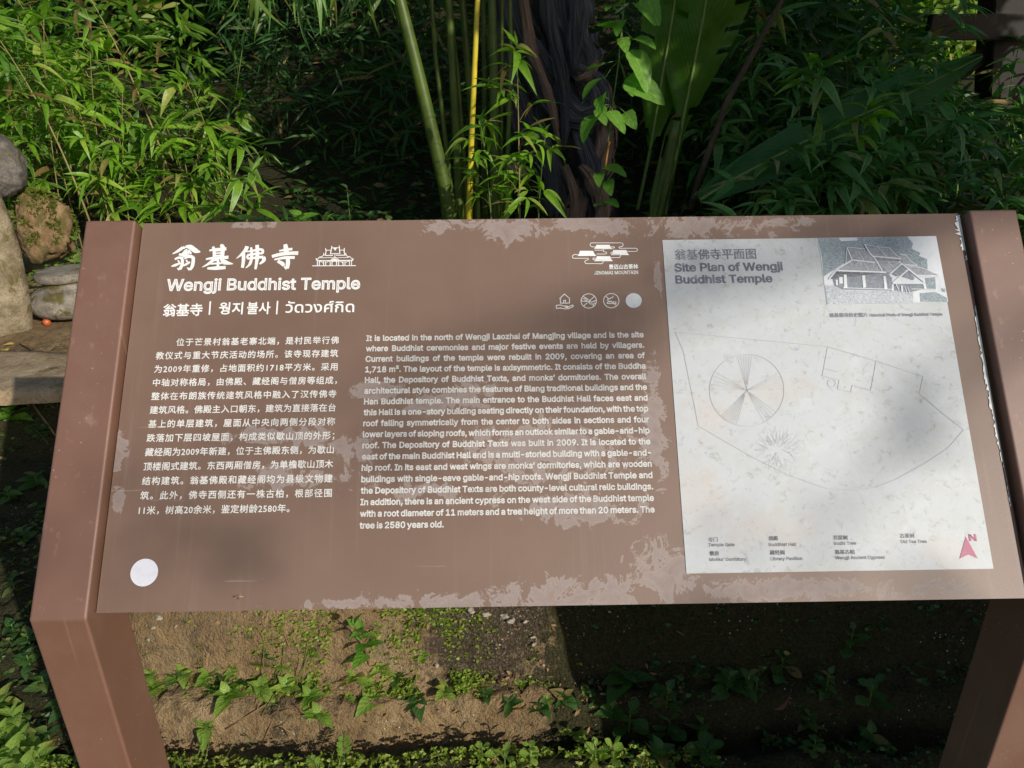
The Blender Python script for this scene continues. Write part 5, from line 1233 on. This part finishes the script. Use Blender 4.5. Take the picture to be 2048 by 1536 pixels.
def gravel(n, fn, lo, hi, label):
    V, Fc = [], []
    base = [(1, 0, 0), (-1, 0, 0), (0, 1, 0), (0, -1, 0), (0, 0, .8), (0, 0, -.8)]; T_ = [(0, 2, 4), (2, 1, 4), (1, 3, 4), (3, 0, 4), (2, 0, 5), (1, 2, 5), (3, 1, 5), (0, 3, 5)]
    for _ in range(n):
        x, y = fn(g); s = g.uniform(lo, hi)**1; n0_ = len(V); c = Vector((x, y, H(x, y)+s*.3)); m_ = Matrix.Rotation(g.uniform(0, 6), 3, 'Z') @ Matrix.Rotation(g.uniform(-.6, .6), 3, 'X')
        for b_ in base: V.append(c + m_ @ (Vector(b_)*s*g.uniform(.6, 1.2)))
        Fc += [tuple(i+n0_ for i in t) for t in T_]
    return V, Fc
V, Fc = gravel(2600, lambda g: (g.uniform(-.4, .85), g.uniform(.5, 1.0)), .0008, .0032, ''); tag(obj('gravel', mesh('gravel', V, Fc, smooth=False), M_EARTH), 'crumbs of soil and grit on the bank under the board', kind='stuff')
V, Fc = gravel(500, lambda g: (g.normal(.62, .09), g.normal(.72, .07)), .0008, .0028, ''); tag(obj('gravel', mesh('gravel', V, Fc, smooth=False), M_PEB), 'pale grit scattered on the dark mossy bank', kind='stuff')
V, Fc = gravel(900, lambda g: (g.uniform(-2.4, -.6), g.uniform(1.8, 3.1)), .001, .005, ''); tag(obj('gravel', mesh('gravel', V, Fc, smooth=False), M_EARTH), 'grit on the terrace soil at the left', kind='stuff')

# ------------------------------------------------------------------ small plants below the board
UG = 'broad-leaved weeds on the clay step under the board'
WS = [(372, 1335, 7, .040, .03, 'bright weed with paired leaves, first right of the left post'), (300, 1335, 6, .036, .03, 'bright weed half behind the left post'), (420, 1345, 8, .036, .03, 'bright weed, second right of the left post'),
 (455, 1390, 7, .044, .03, 'broad-leaved weed low on the step under the Chinese text'), (520, 1370, 8, .038, .03, 'weed cluster in the middle of the lit step'), (575, 1375, 8, .040, .035, 'weed with one yellow drooping leaf'), (620, 1390, 7, .040, .03, 'weed right of the one with the yellow leaf'),
 (640, 1420, 7, .042, .02, 'pale lobed weed at the right end of the lit weeds'), (712, 1340, 7, .042, .03, 'tall bright weed at the edge of the dark moss'), (410, 1440, 5, .045, .035, 'weed of four leaves standing alone on the clay near the left post'), (300, 1375, 6, .035, .03, 'bright weed hidden low behind the left post'),
 (745, 1390, 3, .045, .015, 'small weed with one round leaf catching the sun'), (835, 1392, 9, .036, .02, 'rosette of narrow leaves on the step edge'), (1020, 1402, 6, .030, .02, 'dull green weed at the corner of the mossy step'), (1130, 1385, 8, .034, .02, 'dull green weed near the shadow edge'), (1085, 1405, 6, .03, .02, 'small dull weed between two others near the shadow edge'),
 (1150, 1440, 3, .036, .01, 'single leaf sprout at the shadow edge'), (1250, 1350, 5, .06, .03, 'four-leaved plant in the deep shade right of the shadow edge')]
for i, (px, py, n_, s, h_, lb) in enumerate(WS):
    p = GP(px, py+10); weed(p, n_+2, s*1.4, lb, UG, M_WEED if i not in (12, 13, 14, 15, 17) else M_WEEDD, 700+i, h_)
r = random.Random(44); XW = sorted((random.Random(4400+i).gauss(480, 120) if i < 20 else random.Random(4400+i).uniform(680, 1140)) for i in range(30))
for i, px in enumerate(XW):
    py = r.gauss(1365, 18) if px < 660 else r.uniform(1300, 1400); px = max(300, px)
    weed(GP(px, py), r.randint(5, 9), r.uniform(.022, .046), '%s weed on the clay step, %s from the left %s' % ('small' if i % 2 else 'low bright', ORD[i % 15], 'in the lit cluster' if i < 15 else 'toward the dark moss'), UG, M_WEED if r.random() < .7 else M_WEEDD, 1700+i, r.uniform(.01, .035))
p = GP(735, 1310); weed(p, 11, .05, 'upright stem with dark green leaves climbing to the board edge', UG, M_VINE, 731, .17, lean=(-.01, -.05), stem=M_STEMR)
for i, (px, py, lb) in enumerate(((965, 1530, 'bright round-leaved sprout casting its shadow on the clay'), (1010, 1545, 'round-leaved sprout just right of the shadow-casting one'), (1190, 1530, 'pale narrow-leaved sprout at the shadow edge'), (1225, 1530, 'round-leaved sprout right of the shadow edge'), (1060, 1530, 'three-leaved tiny sprout in the clover'))):
    weed(GP(px, py), 7, .036, lb, 'sprouts standing in the clover', M_WEED, 750+i, .075, SL, 'sprout', cat='sprout')
# ferny sprigs
def fern(base, d, ln, label, mat, seed, n_=11, group='fern fronds on the banks'):
    r_ = random.Random(seed); root = empty('fern_frond', base, label, 'fern', group); d = Vector(d).normalized(); s = d.cross(Vector((0, 0, 1))).normalized()
    pts = [d*ln*t + Vector((0, 0, -.35*ln*t*t+.15*ln*t)) for t in [i/8 for i in range(9)]]; obj('stem', tube_mesh('stem', pts, .0012, 4), M_STEMG, root)
    for i in range(n_):
        t = .12+.86*i/n_; x = t*8; j = min(int(x), 7); p = pts[j].lerp(pts[j+1], x-j); w_ = ln*.26*math.sin(math.pi*(t*.8+.18))
        for sgn in (-1, 1): leaf(root, SL[i % 3], mat, p, s*sgn+d*.45+Vector((0, 0, .15)), w_, 0, 'leaflet', .75)
    return root
FR = [((690, 1535), (-.1, .6, .5), .075, 'bright fern frond rising from the clover left of centre', M_WEED), ((650, 1560), (-.5, .4, .4), .07, 'fern frond at the bottom edge below the Chinese text', M_WEED), ((500, 1325), (1, -.1, .1), .06, 'small yellowish fern frond at the top of the clay step', M_MOSS), ((545, 1335), (1, -.2, .1), .05, 'small fern frond next to the yellowish one', M_WEED),
      ((60, 800), (.8, -.4, .1), .13, 'fern frond hanging over the lip of the terrace', M_WEEDD), ((55, 850), (.7, -.5, -.1), .13, 'pinnate fern frond on the shaded bank left of the sign', M_WEEDD), ((85, 790), (.9, -.5, .1), .11, 'fern frond touching the left post high on the bank', M_WEEDD), ((30, 780), (.3, -.8, .1), .10, 'short fern frond under the grey slab', M_WEEDD), ((1165, 1370), (.2, -.5, -.3), .05, 'tiny fern at the shadow edge on the mossy bank', M_WEED), ((110, 760), (.6, -.6, .1), .08, 'small fern tucked behind the left post', M_MOSS)]
for i, (q, d, ln, lb, mt) in enumerate(FR): fern(GP(*q)+Vector((0, 0, .01)), d, ln, lb, mt, 800+i)
# shaded weeds on the left bank and lit ones in the corner
LB = 'weeds on the shaded bank left of the sign'
for i, (px, py, s, lb) in enumerate(((75, 970, .07, 'weed with a whorl of leaves in the middle of the shaded bank'), (120, 990, .05, 'weed touching the left post in the shade'), (50, 1080, .045, 'small weed low on the shaded bank'), (20, 830, .11, 'large toothed sunlit leaf at the left edge below the slab'), (60, 1290, .06, 'dark weed near the bend of the left post'),
      (30, 1270, .05, 'dark sprig at the left edge near the bend of the post'), (90, 1375, .06, 'broad dark weed behind the left leg'), (130, 1420, .06, 'dark weed close to the left leg'), (60, 1330, .05, 'round dark weed above the sunlit corner'), (180, 1500, .055, 'dark weed low behind the left leg'), (100, 1480, .055, 'dark weed at the edge of the sunlit corner'), (20, 1000, .05, 'faint weed at the left edge of the shaded bank'), (100, 1130, .045, 'faint weed near the left post'), (30, 1180, .045, 'faint weed in the dark hollow'))):
    weed(GP(px, py), 7, s, lb, LB, M_VINE if i == 3 else M_WEEDD, 830+i, .05 if i != 3 else .03)
CG = 'sunlit weeds in the lower left corner'
for i, (px, py) in enumerate(((10, 1420), (35, 1455), (10, 1490), (60, 1500), (30, 1530), (85, 1535), (-10, 1460), (60, 1560), (5, 1560))):
    weed(GP(px, py), 8, .06, 'sunlit broad-leaved weed in the lower left corner, ' + ('topmost', 'beside the shadow, second from the top', 'on the picture edge, third from the top', 'beside the shadow, middle row', 'middle of the patch', 'closest to the left leg', 'partly cut by the picture edge', 'bottom row on the right', 'bottom row on the left')[i], CG, M_WEED, 860+i, .06)
RG = 'weeds in the shade under the right half of the board'
r = random.Random(33); WP = sorted(random.Random(3300+i).uniform(1180, 1840) for i in range(20))
for i in range(20):
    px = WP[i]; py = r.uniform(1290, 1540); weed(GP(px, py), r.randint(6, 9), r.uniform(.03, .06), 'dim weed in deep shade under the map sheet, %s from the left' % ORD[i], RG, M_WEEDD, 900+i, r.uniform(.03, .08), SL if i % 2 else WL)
g = np.random.default_rng(81); P, D, Ln, Wd = [], [], [], []
while len(P) < 900:
    x = g.uniform(-.45, .95); y = g.uniform(.5, .95)
    if mn.noise(Vector((x*6, y*6, 15))) < -.05: continue
    P.append((x, y, H(x, y)+.004)); D.append((g.normal(), g.normal(), g.normal(0, .25))); Ln.append(g.uniform(.006, .024)); Wd.append(g.uniform(.001, .005))
leaf_cloud('leaf_litter', P, D, Ln, Wd, M_DEAD, 'crumbled dry leaves and bark scattered on the soil bank', kind='stuff')
# clover mat and other ground cover (countless)
def cover(n, fn, s0, s1, sd, mat, label, upz=1.0, hz=(.0, .035), trefoil=True):
    g = np.random.default_rng(sd); P, D, Ln, Wd = [], [], [], []
    while len(P) < n:
        q = fn(g)
        if q is None: continue
        x, y = q; z = H(x, y)+g.uniform(*hz); s = g.uniform(s0, s1); a0 = g.uniform(0, 6.28)
        for k in range(3 if trefoil else 1):
            a = a0+k*2.1; P.append((x, y, z)); D.append((math.cos(a), math.sin(a), g.uniform(.0, .6)*upz)); Ln.append(s); Wd.append(s*.36)
    return leaf_cloud('ground_cover', P, D, Ln, Wd, mat, label, kind='stuff')
def f1(g):
    x = g.uniform(-1.3, 1.0); y = g.uniform(.15, .50)
    if mn.noise(Vector((x*7, y*7, 1))) < -.28: return None
    return x, y
cover(15000, f1, .006, .013, 71, M_CLOV, 'mat of tiny clover leaves along the bottom of the picture', hz=(0, .03))
def f2(g):
    x = g.normal(.12, .16) if g.uniform() < .6 else g.normal(.36, .05); y = g.uniform(.58, .78); return (x, y) if mn.noise(Vector((x*9, y*9, 5))) > -.08 else None
cover(7000, f2, .006, .012, 72, M_CLOV, 'tiny leaves between the weeds on the clay step', hz=(0, .015))
def f3(g):
    x = g.uniform(.28, .8); y = g.uniform(.6, .95); return (x, y) if mn.noise(Vector((x*12, y*12, 6))) > .22 else None
cover(1800, f3, .005, .010, 73, M_CLOV, 'sparse tiny leaves on the dark mossy bank', hz=(0, .01))
def f4(g):
    x = g.uniform(-1.5, -.35); y = g.uniform(.45, 1.74); return (x, y) if mn.noise(Vector((x*5, y*5, 7))) > -.1 else None
cover(4200, f4, .008, .020, 74, leafmat('bank_leaf', (.05, .09, .025), (.10, .15, .035), (.17, .2, .05), islands=True), 'small leaves and moss covering the shaded bank at the left', hz=(0, .03))
def f5(g):
    x = g.uniform(.72, 2.2); y = g.uniform(.4, 1.3); return (x, y) if mn.noise(Vector((x*6, y*6, 8))) > -.15 else None
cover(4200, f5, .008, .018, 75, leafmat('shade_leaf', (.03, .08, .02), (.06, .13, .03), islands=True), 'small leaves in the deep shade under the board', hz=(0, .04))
def f6(g):
    x = g.uniform(-1.9, -.5); y = g.uniform(2.7, 3.3); return x, y
cover(1500, f6, .012, .028, 76, M_WEED if False else leafmat('foot_leaf', (.09, .18, .03), (.16, .26, .05), islands=True), 'small leaves at the foot of the sunlit thicket', hz=(0, .10))
# grass blades leaning over the clover
g = np.random.default_rng(77); P, D, Ln, Wd = [], [], [], []
for i in range(240):
    x = g.uniform(-1.2, .95); y = g.uniform(.2, .48); P.append((x, y, H(x, y))); D.append((g.normal(0, .5), g.normal(0, .4), 1)); Ln.append(g.uniform(.03, .09)); Wd.append(g.uniform(.0007, .0014))
leaf_cloud('grass', P, D, Ln, Wd, leafmat('thin_grass', (.14, .2, .04), (.3, .3, .1), islands=True), 'thin grass blades among the clover', kind='stuff')
